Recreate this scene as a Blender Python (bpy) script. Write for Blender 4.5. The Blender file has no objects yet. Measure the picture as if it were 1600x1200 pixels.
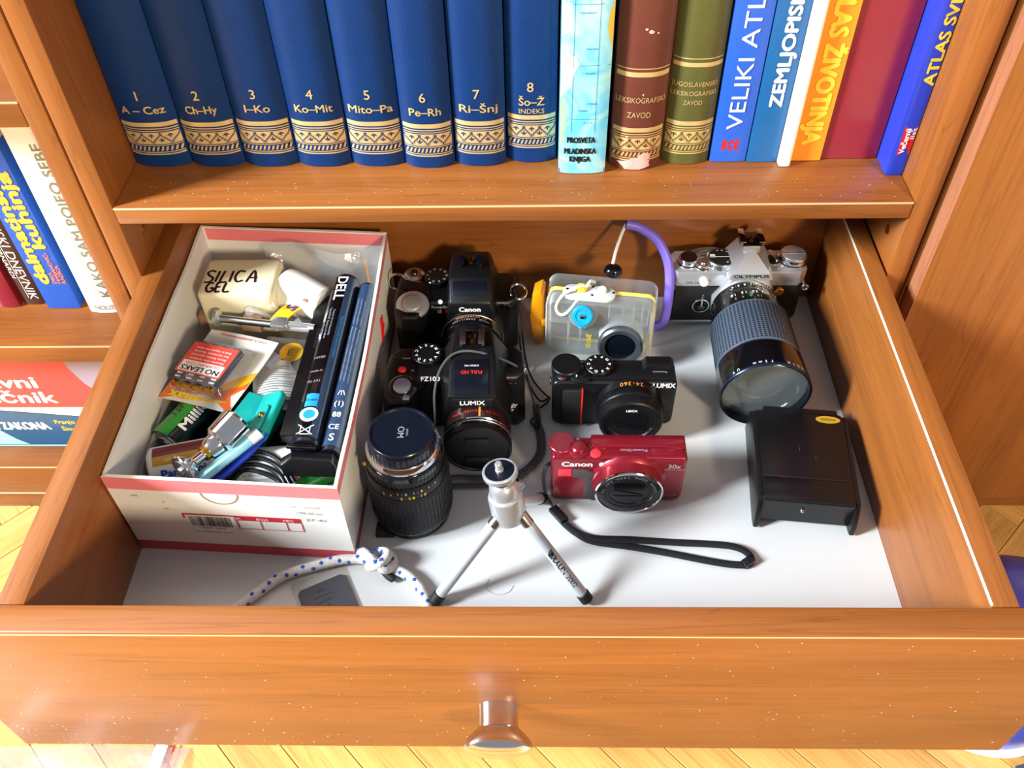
import bpy, bmesh, math, random
from mathutils import Matrix, Vector, Euler
random.seed(7)
R = math.radians
SC = bpy.context.scene
COL = SC.collection
S = 0.001          # all sizes below are millimetres

# ------------------------------------------------------------------ camera
cam = bpy.data.cameras.new('camera'); camo = bpy.data.objects.new('camera', cam); COL.objects.link(camo)
F_PX, PITCH, YAW, ROLL = 1402.6, R(47.6925), R(-2.0512), R(-1.6935)
cam.sensor_fit = 'HORIZONTAL'; cam.sensor_width = 36.0; cam.lens = 36.0 * F_PX / 1600.0
cam.clip_start = 0.01; cam.clip_end = 50
fw = Vector((math.sin(YAW)*math.cos(PITCH), math.cos(YAW)*math.cos(PITCH), -math.sin(PITCH)))
r0 = Vector((math.cos(YAW), -math.sin(YAW), 0)); u0 = r0.cross(fw)
rr = r0*math.cos(ROLL) + u0*math.sin(ROLL); uu = -r0*math.sin(ROLL) + u0*math.cos(ROLL)
mw = Matrix((rr, uu, -fw)).transposed().to_4x4(); mw.translation = (0.0208, -0.2814, 0.6464)
camo.matrix_world = mw
SC.camera = camo

# ------------------------------------------------------------------ world and lights
W = bpy.data.worlds.new('room_light'); SC.world = W; W.use_nodes = True
W.node_tree.nodes['Background'].inputs[0].default_value = (0.86, 0.93, 1.0, 1)
W.node_tree.nodes['Background'].inputs[1].default_value = 0.32

def area(name, pos, target, sx, sy, power, col):
    l = bpy.data.lights.new(name, 'AREA'); l.shape = 'RECTANGLE'; l.size = sx; l.size_y = sy
    l.energy = power; l.color = col
    o = bpy.data.objects.new(name, l); COL.objects.link(o)
    o.location = pos
    d = Vector(target) - Vector(pos)
    o.rotation_euler = d.to_track_quat('-Z', 'Y').to_euler()
    return o
# cool daylight through the window on the left, warm sun through the window behind on the right
area('window_daylight', (-3.28, -1.00, 2.08), (0, 0.2, 0.1), 0.70, 1.15, 520, (0.84, 0.93, 1.0))
area('window_sunlight', (1.95, -3.30, 2.06), (0, 0.25, 0.1), 0.45, 0.60, 150, (1.0, 0.83, 0.58))

SC.view_settings.view_transform = 'Standard'
SC.view_settings.look = 'None'
SC.view_settings.exposure = 0.08
SC.view_settings.gamma = 1.0
SC.view_settings.use_curve_mapping = False
SC.cycles.transparent_max_bounces = 24

# ------------------------------------------------------------------ materials
def lin(c):
    c = c/255.0
    return c/12.92 if c <= 0.04045 else ((c+0.055)/1.055)**2.4
def rgb(t): return (lin(t[0]), lin(t[1]), lin(t[2]), 1.0)

def mat(name, c, rough=0.5, metal=0.0, var=0.06, scale=60.0, bump=0.0, bscale=400.0, coat=0.0, spec=0.5,
        trans=0.0, ior=1.45, alpha=1.0, stretch=(1, 1, 1), emit=None):
    m = bpy.data.materials.new(name); m.use_nodes = True
    nt = m.node_tree; N = nt.nodes; L = nt.links; b = N['Principled BSDF']
    col = rgb(c)
    tc = N.new('ShaderNodeTexCoord'); mp = N.new('ShaderNodeMapping'); mp.inputs['Scale'].default_value = stretch
    L.new(tc.outputs['Object'], mp.inputs[0])
    no = N.new('ShaderNodeTexNoise'); no.inputs['Scale'].default_value = scale; no.inputs['Detail'].default_value = 4
    L.new(mp.outputs[0], no.inputs['Vector'])
    mx = N.new('ShaderNodeMix'); mx.data_type = 'RGBA'
    mx.inputs[6].default_value = tuple(max(0, x*(1-var)) for x in col[:3]) + (1,)
    mx.inputs[7].default_value = tuple(min(1, x*(1+var)) for x in col[:3]) + (1,)
    L.new(no.outputs[0], mx.inputs[0]); L.new(mx.outputs[2], b.inputs['Base Color'])
    b.inputs['Roughness'].default_value = rough; b.inputs['Metallic'].default_value = metal
    b.inputs['Coat Weight'].default_value = coat; b.inputs['Coat Roughness'].default_value = 0.12
    b.inputs['Specular IOR Level'].default_value = spec
    b.inputs['Transmission Weight'].default_value = trans; b.inputs['IOR'].default_value = ior
    b.inputs['Alpha'].default_value = alpha
    if bump:
        n2 = N.new('ShaderNodeTexNoise'); n2.inputs['Scale'].default_value = bscale; n2.inputs['Detail'].default_value = 3
        L.new(mp.outputs[0], n2.inputs['Vector'])
        bp = N.new('ShaderNodeBump'); bp.inputs['Strength'].default_value = bump; bp.inputs['Distance'].default_value = 0.0006
        L.new(n2.outputs[0], bp.inputs['Height']); L.new(bp.outputs[0], b.inputs['Normal'])
    return m

def wood(name, axis, dark, light, rough=0.40, coat=0.12, per_object=0.0, fine=1.0):
    """cherry laminate: stretched noise grain plus fine dark pores along one axis"""
    m = bpy.data.materials.new(name); m.use_nodes = True
    nt = m.node_tree; N = nt.nodes; L = nt.links; b = N['Principled BSDF']
    tc = N.new('ShaderNodeTexCoord'); src = tc.outputs['Object']
    if per_object:
        oi = N.new('ShaderNodeObjectInfo'); va = N.new('ShaderNodeVectorMath'); va.operation = 'MULTIPLY_ADD'
        va.inputs[0].default_value = (3.1, 4.7, 2.3)
        L.new(oi.outputs['Random'], va.inputs[1]); L.new(tc.outputs['Object'], va.inputs[2]); src = va.outputs[0]
    def noise(lo, hi, sc, det, dist=0.0):
        mp = N.new('ShaderNodeMapping')
        s = [hi, hi, hi]; s['xyz'.index(axis)] = lo
        mp.inputs['Scale'].default_value = s; L.new(src, mp.inputs[0])
        n = N.new('ShaderNodeTexNoise'); n.inputs['Scale'].default_value = sc; n.inputs['Detail'].default_value = det
        n.inputs['Distortion'].default_value = dist
        L.new(mp.outputs[0], n.inputs['Vector']); return n
    n1 = noise(1.0, 14.0, 2.2, 5, 0.6); n2 = noise(2.0, 60.0, 7.0*fine, 4, 0.2); n3 = noise(1.2, 30.0, 2.4, 2, 1.2)
    cr = N.new('ShaderNodeValToRGB'); e = cr.color_ramp.elements
    e[0].position = 0.22; e[0].color = rgb(dark); e[1].position = 0.78; e[1].color = rgb(light)
    L.new(n1.outputs[0], cr.inputs[0])
    c2 = N.new('ShaderNodeValToRGB'); e = c2.color_ramp.elements
    e[0].position = 0.30; e[0].color = (0.84, 0.81, 0.79, 1); e[1].position = 0.55; e[1].color = (1, 1, 1, 1)
    L.new(n2.outputs[0], c2.inputs[0])
    c3 = N.new('ShaderNodeValToRGB'); e = c3.color_ramp.elements     # sparse dark veins
    e[0].position = 0.475; e[0].color = (1, 1, 1, 1); e[1].position = 0.5; e[1].color = (0.76, 0.70, 0.66, 1)
    e3 = c3.color_ramp.elements.new(0.525); e3.color = (1, 1, 1, 1)
    L.new(n3.outputs[0], c3.inputs[0])
    def mul(a, b_, f):
        x = N.new('ShaderNodeMix'); x.data_type = 'RGBA'; x.blend_type = 'MULTIPLY'; x.inputs[0].default_value = f
        L.new(a, x.inputs[6]); L.new(b_, x.inputs[7]); return x.outputs[2]
    out = mul(mul(cr.outputs[0], c2.outputs[0], 0.8), c3.outputs[0], 0.8)
    if per_object:
        hs = N.new('ShaderNodeHueSaturation'); mr = N.new('ShaderNodeMapRange')
        mr.inputs[3].default_value = 1-per_object; mr.inputs[4].default_value = 1+per_object
        L.new(oi.outputs['Random'], mr.inputs[0]); L.new(mr.outputs[0], hs.inputs['Value']); L.new(out, hs.inputs['Color']); out = hs.outputs[0]
    L.new(out, b.inputs['Base Color'])
    b.inputs['Roughness'].default_value = rough; b.inputs['Coat Weight'].default_value = coat
    b.inputs['Coat Roughness'].default_value = 0.18
    bp = N.new('ShaderNodeBump'); bp.inputs['Strength'].default_value = 0.08; bp.inputs['Distance'].default_value = 0.0004
    L.new(n2.outputs[0], bp.inputs['Height']); L.new(bp.outputs[0], b.inputs['Normal'])
    return m

def clear(name, tint=(235, 240, 245), rough=0.05, base=0.12, edge=0.75, bump=0.0, bscale=30):
    """thin clear plastic: mostly see-through, reflective towards grazing angles"""
    m = bpy.data.materials.new(name); m.use_nodes = True
    nt = m.node_tree; N = nt.nodes; L = nt.links
    for n in list(N): N.remove(n)
    out = N.new('ShaderNodeOutputMaterial'); tr = N.new('ShaderNodeBsdfTransparent'); gl = N.new('ShaderNodeBsdfGlossy'); df = N.new('ShaderNodeBsdfDiffuse')
    fr = N.new('ShaderNodeMapRange'); fr.inputs[3].default_value = 0.04; fr.inputs[4].default_value = 0.9; p5 = N.new('ShaderNodeMath'); p5.operation = 'POWER'; p5.inputs[1].default_value = 4.0; lw = N.new('ShaderNodeLayerWeight'); lw.inputs[0].default_value = 0.5
    m1 = N.new('ShaderNodeMixShader'); m2 = N.new('ShaderNodeMixShader'); pw = N.new('ShaderNodeMath'); pw.operation = 'POWER'; pw.inputs[1].default_value = 3.0
    mr = N.new('ShaderNodeMapRange'); mr.inputs[3].default_value = base; mr.inputs[4].default_value = edge
    tr.inputs[0].default_value = tuple(1-(1-c)*0.35 for c in rgb(tint)[:3])+(1,); df.inputs[0].default_value = rgb(tint); gl.inputs['Roughness'].default_value = rough
    L.new(lw.outputs['Facing'], p5.inputs[0]); L.new(p5.outputs[0], fr.inputs[0]); L.new(fr.outputs[0], m1.inputs[0]); L.new(tr.outputs[0], m1.inputs[1]); L.new(gl.outputs[0], m1.inputs[2])
    L.new(lw.outputs['Facing'], pw.inputs[0]); L.new(pw.outputs[0], mr.inputs[0]); L.new(mr.outputs[0], m2.inputs[0])
    L.new(m1.outputs[0], m2.inputs[1]); L.new(df.outputs[0], m2.inputs[2]); L.new(m2.outputs[0], out.inputs[0])
    if bump:
        tc = N.new('ShaderNodeTexCoord'); n2 = N.new('ShaderNodeTexNoise'); n2.inputs['Scale'].default_value = bscale; n2.inputs['Detail'].default_value = 5
        L.new(tc.outputs['Object'], n2.inputs['Vector'])
        bp = N.new('ShaderNodeBump'); bp.inputs['Strength'].default_value = bump; bp.inputs['Distance'].default_value = 0.004
        L.new(n2.outputs[0], bp.inputs['Height'])
        for n in (gl, lw, df): L.new(bp.outputs[0], n.inputs['Normal'])
    return m

WD, WL = (126, 71, 27), (160, 94, 39)
M = {
 'wood_x': wood('cherry_laminate_along_x', 'x', WD, WL), 'wood_y': wood('cherry_laminate_along_y', 'y', WD, WL),
 'wood_z': wood('cherry_laminate_along_z', 'z', WD, WL),
 'edge': mat('pale_band_glint', (226, 178, 132), 0.45), 'edge_dark': mat('dark_edge_gap', (60, 28, 14), 0.7),
 'parquet': wood('beech_parquet', 'x', (206, 148, 76), (240, 190, 112), 0.36, 0.25, 0.10),
 'joint': mat('parquet_joint', (92, 60, 32), 0.9),
 'wall': mat('white_wall_paint', (226, 222, 214), 0.9, bump=0.05),
 'liner': mat('white_drawer_bottom', (202, 201, 199), 0.30, var=0.02, scale=30),
 'chrome': mat('polished_chrome', (225, 225, 228), 0.10, 1.0, var=0.02), 'steel': mat('brushed_steel', (190, 190, 192), 0.28, 1.0),
 'alu': mat('satin_aluminium', (212, 213, 216), 0.32, 0.72, var=0.03, bump=0.05), 'silver_paint': mat('silver_paint', (200, 204, 208), 0.38, 0.35, var=0.04, bump=.1), 'black_semi': mat('semi_gloss_black', (13, 13, 15), 0.26, bump=.05), 'scratch': mat('pale_scratch', (70, 74, 84), .6), 'brass': mat('brass', (200, 150, 60), 0.28, 1.0),
 'gold': mat('gilt_foil', (216, 188, 128), 0.36, 0.35, var=0.12, scale=200),
 'black': mat('black_plastic', (12, 12, 14), 0.38, bump=0.12, bscale=900), 'black_gloss': mat('glossy_black', (10, 10, 13), 0.12, coat=0.3),
 'black_matte': mat('matte_black', (20, 20, 21), 0.62), 'rubber': mat('black_rubber', (24, 24, 26), 0.55, bump=0.25, bscale=1200),
 'leather': mat('black_leatherette', (22, 21, 21), 0.5, bump=0.5, bscale=1500), 'navy': mat('navy_black_plastic', (10, 14, 23), 0.24, coat=0.2),
 'glass': mat('dark_lens_glass', (10, 14, 22), 0.04, coat=1.0, spec=0.8), 'glass_blue': mat('coated_lens_glass', (22, 34, 46), 0.05, coat=1.0, spec=0.9),
 'white': mat('white_plastic', (236, 234, 228), 0.4), 'white_ink': mat('white_print', (238, 238, 236), 0.5), 'grey_ink': mat('grey_print', (150, 150, 152), 0.5),
 'red_ink': mat('red_print', (214, 34, 30), 0.45), 'black_ink': mat('black_print', (14, 14, 16), 0.5), 'yellow_ink': mat('yellow_print', (240, 206, 60), 0.5),
 'green_ink': mat('green_print', (70, 190, 90), 0.5), 'orange_ink': mat('orange_print', (240, 140, 50), 0.5), 'blue_ink': mat('blue_print', (28, 60, 190), 0.45),
 'cherry_red': mat('metallic_red', (132, 18, 36), 0.32, 0.5, var=0.04, coat=0.5), 'bright_red': mat('bright_red', (225, 48, 62), 0.35, coat=0.2),
 'grip_grey': mat('grey_rubber_grip', (62, 54, 58), 0.6, bump=0.3, bscale=1500),
 'strap': mat('black_woven_strap', (14, 13, 22), 0.7, bump=0.6, bscale=1600), 'strap_grey': mat('grey_woven_strap', (74, 74, 78), 0.7, bump=0.6, bscale=1600),
}
# ------------------------------------------------------------------ mesh helpers (millimetres)
def frame(o, x, y):
    """matrix taking the xy plane to a plane through o with axes x (right) and y (up)"""
    x = Vector(x).normalized(); y = Vector(y); z = x.cross(y).normalized(); y = z.cross(x)
    m = Matrix((x, y, z)).transposed().to_4x4(); m.translation = o
    return m
def T(x=0, y=0, z=0, rx=0, ry=0, rz=0):
    m = Euler((R(rx), R(ry), R(rz))).to_matrix().to_4x4(); m.translation = (x, y, z); return m
FRONT = lambda x, y, z: frame((x, y, z), (1, 0, 0), (0, 0, 1))
TOP = lambda x, y, z: frame((x, y, z), (1, 0, 0), (0, 1, 0))
TOPU = lambda x, y, z: frame((x, y, z), (-1, 0, 0), (0, -1, 0))

def spline(pts, n=6, closed=False):
    P = [Vector(p) for p in pts]; out = []
    k = len(P)
    rng = range(k) if closed else range(k-1)
    for i in rng:
        if closed: a, b, c, d = P[(i-1) % k], P[i], P[(i+1) % k], P[(i+2) % k]
        else: a, b, c, d = P[max(i-1, 0)], P[i], P[i+1], P[min(i+2, k-1)]
        for j in range(n):
            t = j/n
            out.append(0.5*((2*b) + (c-a)*t + (2*a-5*b+4*c-d)*t*t + (3*b-a-3*c+d)*t**3))
    if not closed: out.append(P[-1])
    return out

class B:
    """collects shapes for ONE mesh part"""
    def __init__(s): s.v = []; s.f = []; s.m = []
    def raw(s, vs, fs, mi=0, X=None):
        o = len(s.v)
        for p in vs:
            p = Vector(p)
            s.v.append(X @ p if X is not None else p)
        for f in fs: s.f.append([o+i for i in f]); s.m.append(mi)
        return s
    def bm(s, bm, mi=0, X=None):
        bm.verts.index_update()
        s.raw([v.co.copy() for v in bm.verts], [[v.index for v in f.verts] for f in bm.faces], mi, X); bm.free(); return s
    def box(s, x0, x1, y0, y1, z0, z1, bev=0, mi=0, X=None, seg=2):
        b = bmesh.new(); bmesh.ops.create_cube(b, size=1)
        for v in b.verts: v.co = Vector(((x0+x1)/2 + v.co.x*(x1-x0), (y0+y1)/2 + v.co.y*(y1-y0), (z0+z1)/2 + v.co.z*(z1-z0)))
        if bev: bmesh.ops.bevel(b, geom=b.edges[:], offset=bev, segments=seg, profile=0.5, affect='EDGES')
        return s.bm(b, mi, X)
    def prism(s, pts, d0, d1, X=None, bev=0, mi=0, seg=2):
        """polygon in local xy, extruded along local z"""
        b = bmesh.new()
        lo = [b.verts.new((p[0], p[1], d0)) for p in pts]; hi = [b.verts.new((p[0], p[1], d1)) for p in pts]
        bot = b.faces.new(lo[::-1]); top = b.faces.new(hi); n = len(pts)
        for i in range(n): b.faces.new((lo[i], lo[(i+1) % n], hi[(i+1) % n], hi[i]))
        bmesh.ops.recalc_face_normals(b, faces=b.faces[:])
        if bev:
            es = list(top.edges) + list(bot.edges)
            bmesh.ops.bevel(b, geom=list(set(es)), offset=bev, segments=seg, profile=0.5, affect='EDGES')
        return s.bm(b, mi, X)
    def lathe(s, prof, seg=40, X=None, mi=0, sy=1.0, ring=False):
        """profile of (radius, z) turned around z"""
        vs = []; fs = []; n = len(prof)
        for (r, z) in prof:
            for k in range(seg):
                a = 2*math.pi*k/seg; vs.append((r*math.cos(a), r*math.sin(a)*sy, z))
        for i in range(n if ring else n-1):
            for k in range(seg):
                k2 = (k+1) % seg
                i2 = (i+1) % n; fs.append((i*seg+k, i*seg+k2, i2*seg+k2, i2*seg+k))
        if not ring: fs.append(tuple(range(seg))[::-1]); fs.append(tuple((n-1)*seg+k for k in range(seg)))
        return s.raw(vs, fs, mi, X)
    def tube(s, pts, r, seg=10, closed=False, n=6, X=None, mi=0, flat=None):
        """round (or flat = (half width, half thickness)) tube along a smoothed path; r may be a list"""
        P = spline(pts, n, closed) if n > 1 else [Vector(p) for p in pts]
        k = len(P); vs = []; fs = []; prev = None
        for i in range(k):
            t = (P[(i+1) % k]-P[i-1]) if closed else (P[min(i+1, k-1)]-P[max(i-1, 0)])
            t.normalize()
            if prev is None:
                up = Vector((0, 0, 1)) if abs(t.z) < 0.9 else Vector((0, 1, 0))
            else: up = prev
            a = t.cross(up); 
            if a.length < 1e-6: a = t.cross(Vector((1, 0, 0)))
            a.normalize(); u = a.cross(t).normalized(); prev = u
            if flat: a, u = a*flat[0], u*flat[1]
            rad = 1.0 if flat else (r if not isinstance(r, (list, tuple)) else r[0] + (r[1]-r[0])*i/(k-1))
            for j in range(seg):
                w = 2*math.pi*j/seg
                vs.append(P[i] + (a*math.cos(w) + u*math.sin(w))*rad)
        rng = k if closed else k-1
        for i in range(rng):
            i2 = (i+1) % k
            for j in range(seg):
                j2 = (j+1) % seg
                fs.append((i*seg+j, i*seg+j2, i2*seg+j2, i2*seg+j))
        if not closed:
            fs.append(tuple(range(seg))[::-1]); fs.append(tuple((k-1)*seg+j for j in range(seg)))
        return s.raw(vs, fs, mi, X)
    def cyl(s, a, b, r, seg=24, r2=None, mi=0, bev=0):
        a, b = Vector(a), Vector(b); d = b-a; h = d.length; r2 = r if r2 is None else r2
        X = d.to_track_quat('Z', 'Y').to_matrix().to_4x4(); X.translation = a
        pr = [(r, 0), (r2, h)]
        if bev: pr = [(r-bev, 0), (r, bev), (r2, h-bev), (r2-bev, h)]
        return s.lathe(pr, seg, X, mi)
    def ball(s, c, r, X=None, mi=0, u=20, v=12):
        b = bmesh.new(); bmesh.ops.create_uvsphere(b, u_segments=u, v_segments=v, radius=1)
        rx = r if isinstance(r, (tuple, list)) else (r, r, r)
        for w in b.verts: w.co = Vector((c[0]+w.co.x*rx[0], c[1]+w.co.y*rx[1], c[2]+w.co.z*rx[2]))
        return s.bm(b, mi, X)
    def ring(s, R0, r, X=None, mi=0, seg=32, rs=10):
        pts = [(R0*math.cos(2*math.pi*k/seg), R0*math.sin(2*math.pi*k/seg), 0) for k in range(seg)]
        return s.tube(pts, r, rs, True, 1, X, mi)
    def sheet(s, fn, nu, nv, th, mi=0, X=None):
        """curved sheet of real thickness: fn(u, v) -> point"""
        g = [[Vector(fn(i/nu, j/nv)) for j in range(nv+1)] for i in range(nu+1)]
        vs = []; fs = []
        for sd in (1, -1):
            for i in range(nu+1):
                for j in range(nv+1):
                    a = g[min(i+1, nu)][j]-g[max(i-1, 0)][j]; c = g[i][min(j+1, nv)]-g[i][max(j-1, 0)]
                    nn = a.cross(c).normalized(); vs.append(g[i][j] + nn*th*0.5*sd)
        q = (nu+1)*(nv+1); ix = lambda i, j: i*(nv+1)+j
        for i in range(nu):
            for j in range(nv):
                f = (ix(i, j), ix(i+1, j), ix(i+1, j+1), ix(i, j+1)); fs.append(f); fs.append(tuple(q+k for k in f[::-1]))
        bd = [ix(i, 0) for i in range(nu+1)] + [ix(nu, j) for j in range(1, nv+1)] + [ix(i, nv) for i in range(nu-1, -1, -1)] + [ix(0, j) for j in range(nv-1, 0, -1)]
        for k in range(len(bd)):
            a, c = bd[k], bd[(k+1) % len(bd)]; fs.append((c, a, q+a, q+c))
        return s.raw(vs, fs, mi, X)
    def map(s, fn): s.v = [Vector(fn(p)) for p in s.v]; return s
    def mesh(s, name, mats, smooth=32):
        me = bpy.data.meshes.new(name)
        me.from_pydata([tuple(p*S) for p in s.v], [], s.f)
        for m_ in (mats if isinstance(mats, (list, tuple)) else [mats]): me.materials.append(M[m_] if isinstance(m_, str) else m_)
        if isinstance(mats, (list, tuple)):
            for p, i in zip(me.polygons, s.m): p.material_index = i
        b = bmesh.new(); b.from_mesh(me); bmesh.ops.recalc_face_normals(b, faces=b.faces[:]); b.to_mesh(me); b.free()
        if smooth:
            me.polygons.foreach_set('use_smooth', [True]*len(me.polygons)); me.set_sharp_from_angle(angle=R(smooth))
        return me
    def part(s, name, mats, parent=None, smooth=32, label=None):
        o = bpy.data.objects.new(name, s.mesh(name, mats, smooth)); COL.objects.link(o)
        if parent is not None: o.parent = parent
        if label: o['label'] = label
        return o

def tag(o, label, cat, group=None):
    o['label'] = label; o['category'] = cat
    if group: o['group'] = group
    return o
def thing(name, label, cat, loc=(0, 0, 0), rot=(0, 0, 0), group=None):
    o = bpy.data.objects.new(name, None); COL.objects.link(o); o.empty_display_size = 0.01
    o.location = Vector(loc)*S; o.rotation_euler = [R(a) for a in rot]
    return tag(o, label, cat, group)

_tc = {}
def glyphs(s):
    k = s
    if k not in _tc:
        c = bpy.data.curves.new('t', 'FONT'); c.body = s; c.size = 1.0; c.resolution_u = 3
        o = bpy.data.objects.new('t', c); me = o.to_mesh()
        vs = [v.co.copy() for v in me.vertices]; fs = [list(p.vertices) for p in me.polygons]
        o.to_mesh_clear(); bpy.data.objects.remove(o); bpy.data.curves.remove(c)
        _tc[k] = (vs, fs)
    return _tc[k]
def text(parent, s, h, m, X, w=None, name='lettering', bold=0.0, bend=None, shear=0.0, align='c', up=None, into=None):
    """flat printed lettering, cap height h, optionally fitted to width w, laid on plane X (local xy)"""
    if up is None: up = 0.45 if bend else 0.12
    H = [v.y for v in glyphs('H')[0]]; caph = max(H)-min(H)
    vs, fs = glyphs(s)
    x0 = min(v.x for v in vs); x1 = max(v.x for v in vs); k = h/caph
    kx = (w/(x1-x0)) if w else k
    off = {'c': (x0+x1)/2, 'l': x0, 'r': x1}[align]
    b = into or B()
    sh = [(0, 0)] if not bold else [(-bold*1.6*k, 0), (bold*1.6*k, 0), (0, bold*1.2*k), (0, -bold*1.2*k)]
    for i, (dx, dy) in enumerate(sh):
        out = []
        for v in vs:
            x = (v.x-off)*kx + shear*v.y*k + dx; y = (v.y-caph/2)*k + dy
            p = X @ Vector((x, y, up+0.004*i))
            out.append(bend(p) if bend else p)
        b.raw(out, fs)
    if into: return b
    return b.part(name, m, parent, smooth=0)

def rrect(w, h, r, n=5, cx=0, cy=0):
    """rounded rectangle outline; r one radius or four (bl, br, tr, tl)"""
    r = [r]*4 if not isinstance(r, (list, tuple)) else r
    out = []
    for (sx, sy, a0, q) in ((-1, -1, 180, r[0]), (1, -1, 270, r[1]), (1, 1, 0, r[2]), (-1, 1, 90, r[3])):
        ox, oy = cx+sx*(w/2-q), cy+sy*(h/2-q)
        if q <= 0.01: out.append((ox, oy)); continue
        for k in range(n+1):
            a = R(a0+90*k/n); out.append((ox+q*math.cos(a), oy+q*math.sin(a)))
    return out
FR = lambda y=0: frame((0, y, 0), (1, 0, 0), (0, 0, 1))   # extrude towards the viewer (-y): local z = -y
M['edge_pink'] = wood('pink_brown_edge_band', 'z', (146, 88, 58), (182, 120, 86))
M['edge_white'] = mat('bright_edge_line', (244, 232, 210), 0.5)
M['stud'] = mat('blue_lit_rubber', (44, 50, 58), 0.4); M['blue_rim'] = mat('blue_anodised_rim', (30, 44, 66), 0.25, 0.6)
M['filter_glass'] = clear('filter_glass', (226, 236, 238), 0.03, 0.06, 0.6); M['brown_ring'] = mat('brown_black_gloss', (40, 22, 18), 0.2, coat=.4)
M['stud'] = mat('blue_lit_rubber', (70, 82, 98), 0.38)  # blue-grey puts the bluish light on the lens grip into its colour
M['case_grey'] = mat('grey_case_lining', (120, 116, 108), 0.6); M['stud_dark'] = mat('black_rubber_studs', (30, 32, 38), 0.42)
M['gold_sticker'] = mat('gold_foil_sticker', (206, 166, 50), 0.35, .3); M['fleck'] = mat('blue_fleck_yarn', (36, 84, 190), 0.7); M['card_grey'] = mat('dark_grey_card', (66, 64, 70), 0.5)
M['steel_ink'] = mat('blue_grey_stamp', (110, 124, 150), .6); M['maroon_band'] = mat('maroon_band', (120, 30, 40), .4); M['ochre_band'] = mat('ochre_band', (214, 150, 40), .4)
M['purple_ink'] = mat('purple_print', (70, 40, 120), .5); M['smoke'] = mat('smoky_plastic', (96, 92, 86), .25)
M['bag_film'] = clear('zip_bag_film', (244, 244, 246), .12, .12, .8, bump=.8, bscale=30)
# ------------------------------------------------------------------ the setting: floor, wall
def struct(o): o['kind'] = 'structure'; return o
FLZ = -235.0
floor = struct(B().box(-2200, 2200, -2200, 700, FLZ-20, FLZ-1.2).part('floor', 'joint', smooth=0))
# herringbone parquet: planks of 264 x 44 laid at 45 degrees to the cabinet front
PW, PL = 44.0, 264.0
plank_me = B().box(-PL/2+.35, PL/2-.35, -PW/2+.35, PW/2-.35, -8, 0, 0.5, seg=1).mesh('plank', 'parquet')
c45 = math.cos(R(-45)); s45 = math.sin(R(-45))
cands = []
for i in range(-40, 41):
    for j in range(-8, 9):
        for kind in (0, 1):
            x, y = (PL/2, PW/2) if kind == 0 else (PL+PW/2, PW-PL/2)
            x += i*PW + j*(PL+PW); y += i*PW + j*(PW-PL)
            X_, Y_ = x*c45 - y*s45, x*s45 + y*c45
            X_ += -46.0; Y_ += 112.0
            if -900 < X_ < 900 and -420 < Y_ < 520: cands.append((math.hypot(X_*0.8, Y_-60), X_, Y_, -45 if kind == 0 else 45))
cands.sort()
for d_, X_, Y_, a_ in cands[:290]:
    o = bpy.data.objects.new('plank', plank_me); COL.objects.link(o); o.parent = floor
    o.location = (X_*S, Y_*S, FLZ*S); o.rotation_euler[2] = R(a_)
rest = B()
for d_, X_, Y_, a_ in cands[290:]: rest.box(-PL/2+.4, PL/2-.4, -PW/2+.4, PW/2-.4, -8, 0, X=T(X_, Y_, FLZ, rz=a_))
for (x0, x1, y0, y1) in ((-2200, -950, -2200, 640), (950, 2200, -2200, 640), (-950, 950, -2200, -470)):
    n = int((x1-x0)/62)
    for k in range(n): rest.box(x0+(x1-x0)*k/n+.5, x0+(x1-x0)*(k+1)/n-.5, y0, y1, FLZ-8, FLZ-0.8)
o = rest.part('far_planks', 'parquet', floor, smooth=0); o['kind'] = 'stuff'
struct(B().box(-2200, 2200, 660, 760, FLZ-20, 2200).part('wall_back', 'wall', smooth=0))

# ------------------------------------------------------------------ the bookcases
YC = 322.0
bc = thing('bookcase', 'cherry wood bookcase holding the blue encyclopedia row above the open drawer', 'bookcase', (0, YC, FLZ))
def bcbox(p, name, x0, x1, y0, y1, z0, z1, m, bev=1.0):   # world mm -> part of a bookcase standing at (0, YC, FLZ)
    return B().box(x0, x1, y0-YC, y1-YC, z0-FLZ, z1-FLZ, bev).part(name, m, p)
bcbox(bc, 'side_panel', -345.5, -327.5, 322, 642, FLZ, 760, 'wood_z')
bcbox(bc, 'side_panel', 330.1, 348, 322, 642, FLZ, 760, 'wood_z')
sh = bcbox(bc, 'shelf', -327.3, 329.9, 321, 630, 184.8, 201.7, 'wood_x', 1.6)
B().box(-327, 329.6, -1.25, -0.2, 434.4, 436.2, 0.4).part('edge_band_glint', 'edge', sh)
bcbox(bc, 'shelf', -327.3, 329.9, 330, 630, 560, 577, 'wood_x', 1.6)
bcbox(bc, 'bottom_panel', -327.3, 329.9, 326, 630, -92, -74, 'wood_x')
bcbox(bc, 'plinth', -327.3, 329.9, 345, 360, FLZ, -92, 'wood_x')
bcbox(bc, 'back_panel', -345, 347.5, 642, 650, FLZ, 760, 'wood_z', 0)
for sx, x in ((1, -327.5), (-1, 330.1)):
    for z in (152.0,):
        b = B(); X = frame((x, 35 if sx > 0 else 27, z-FLZ), (0, -sx, 0), (0, 0, 1))
        b.lathe([(4.2, -1), (4.2, 0.5), (3.4, 1.2), (1.6, 1.2), (1.5, 0.3)], 20, X); b.box(-2.4, 2.4, -.5, .5, .9, 1.35, X=X); b.box(-.5, .5, -2.4, 2.4, .9, 1.35, X=X)
        b.part('connector_screw', 'brass', bc)

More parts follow.
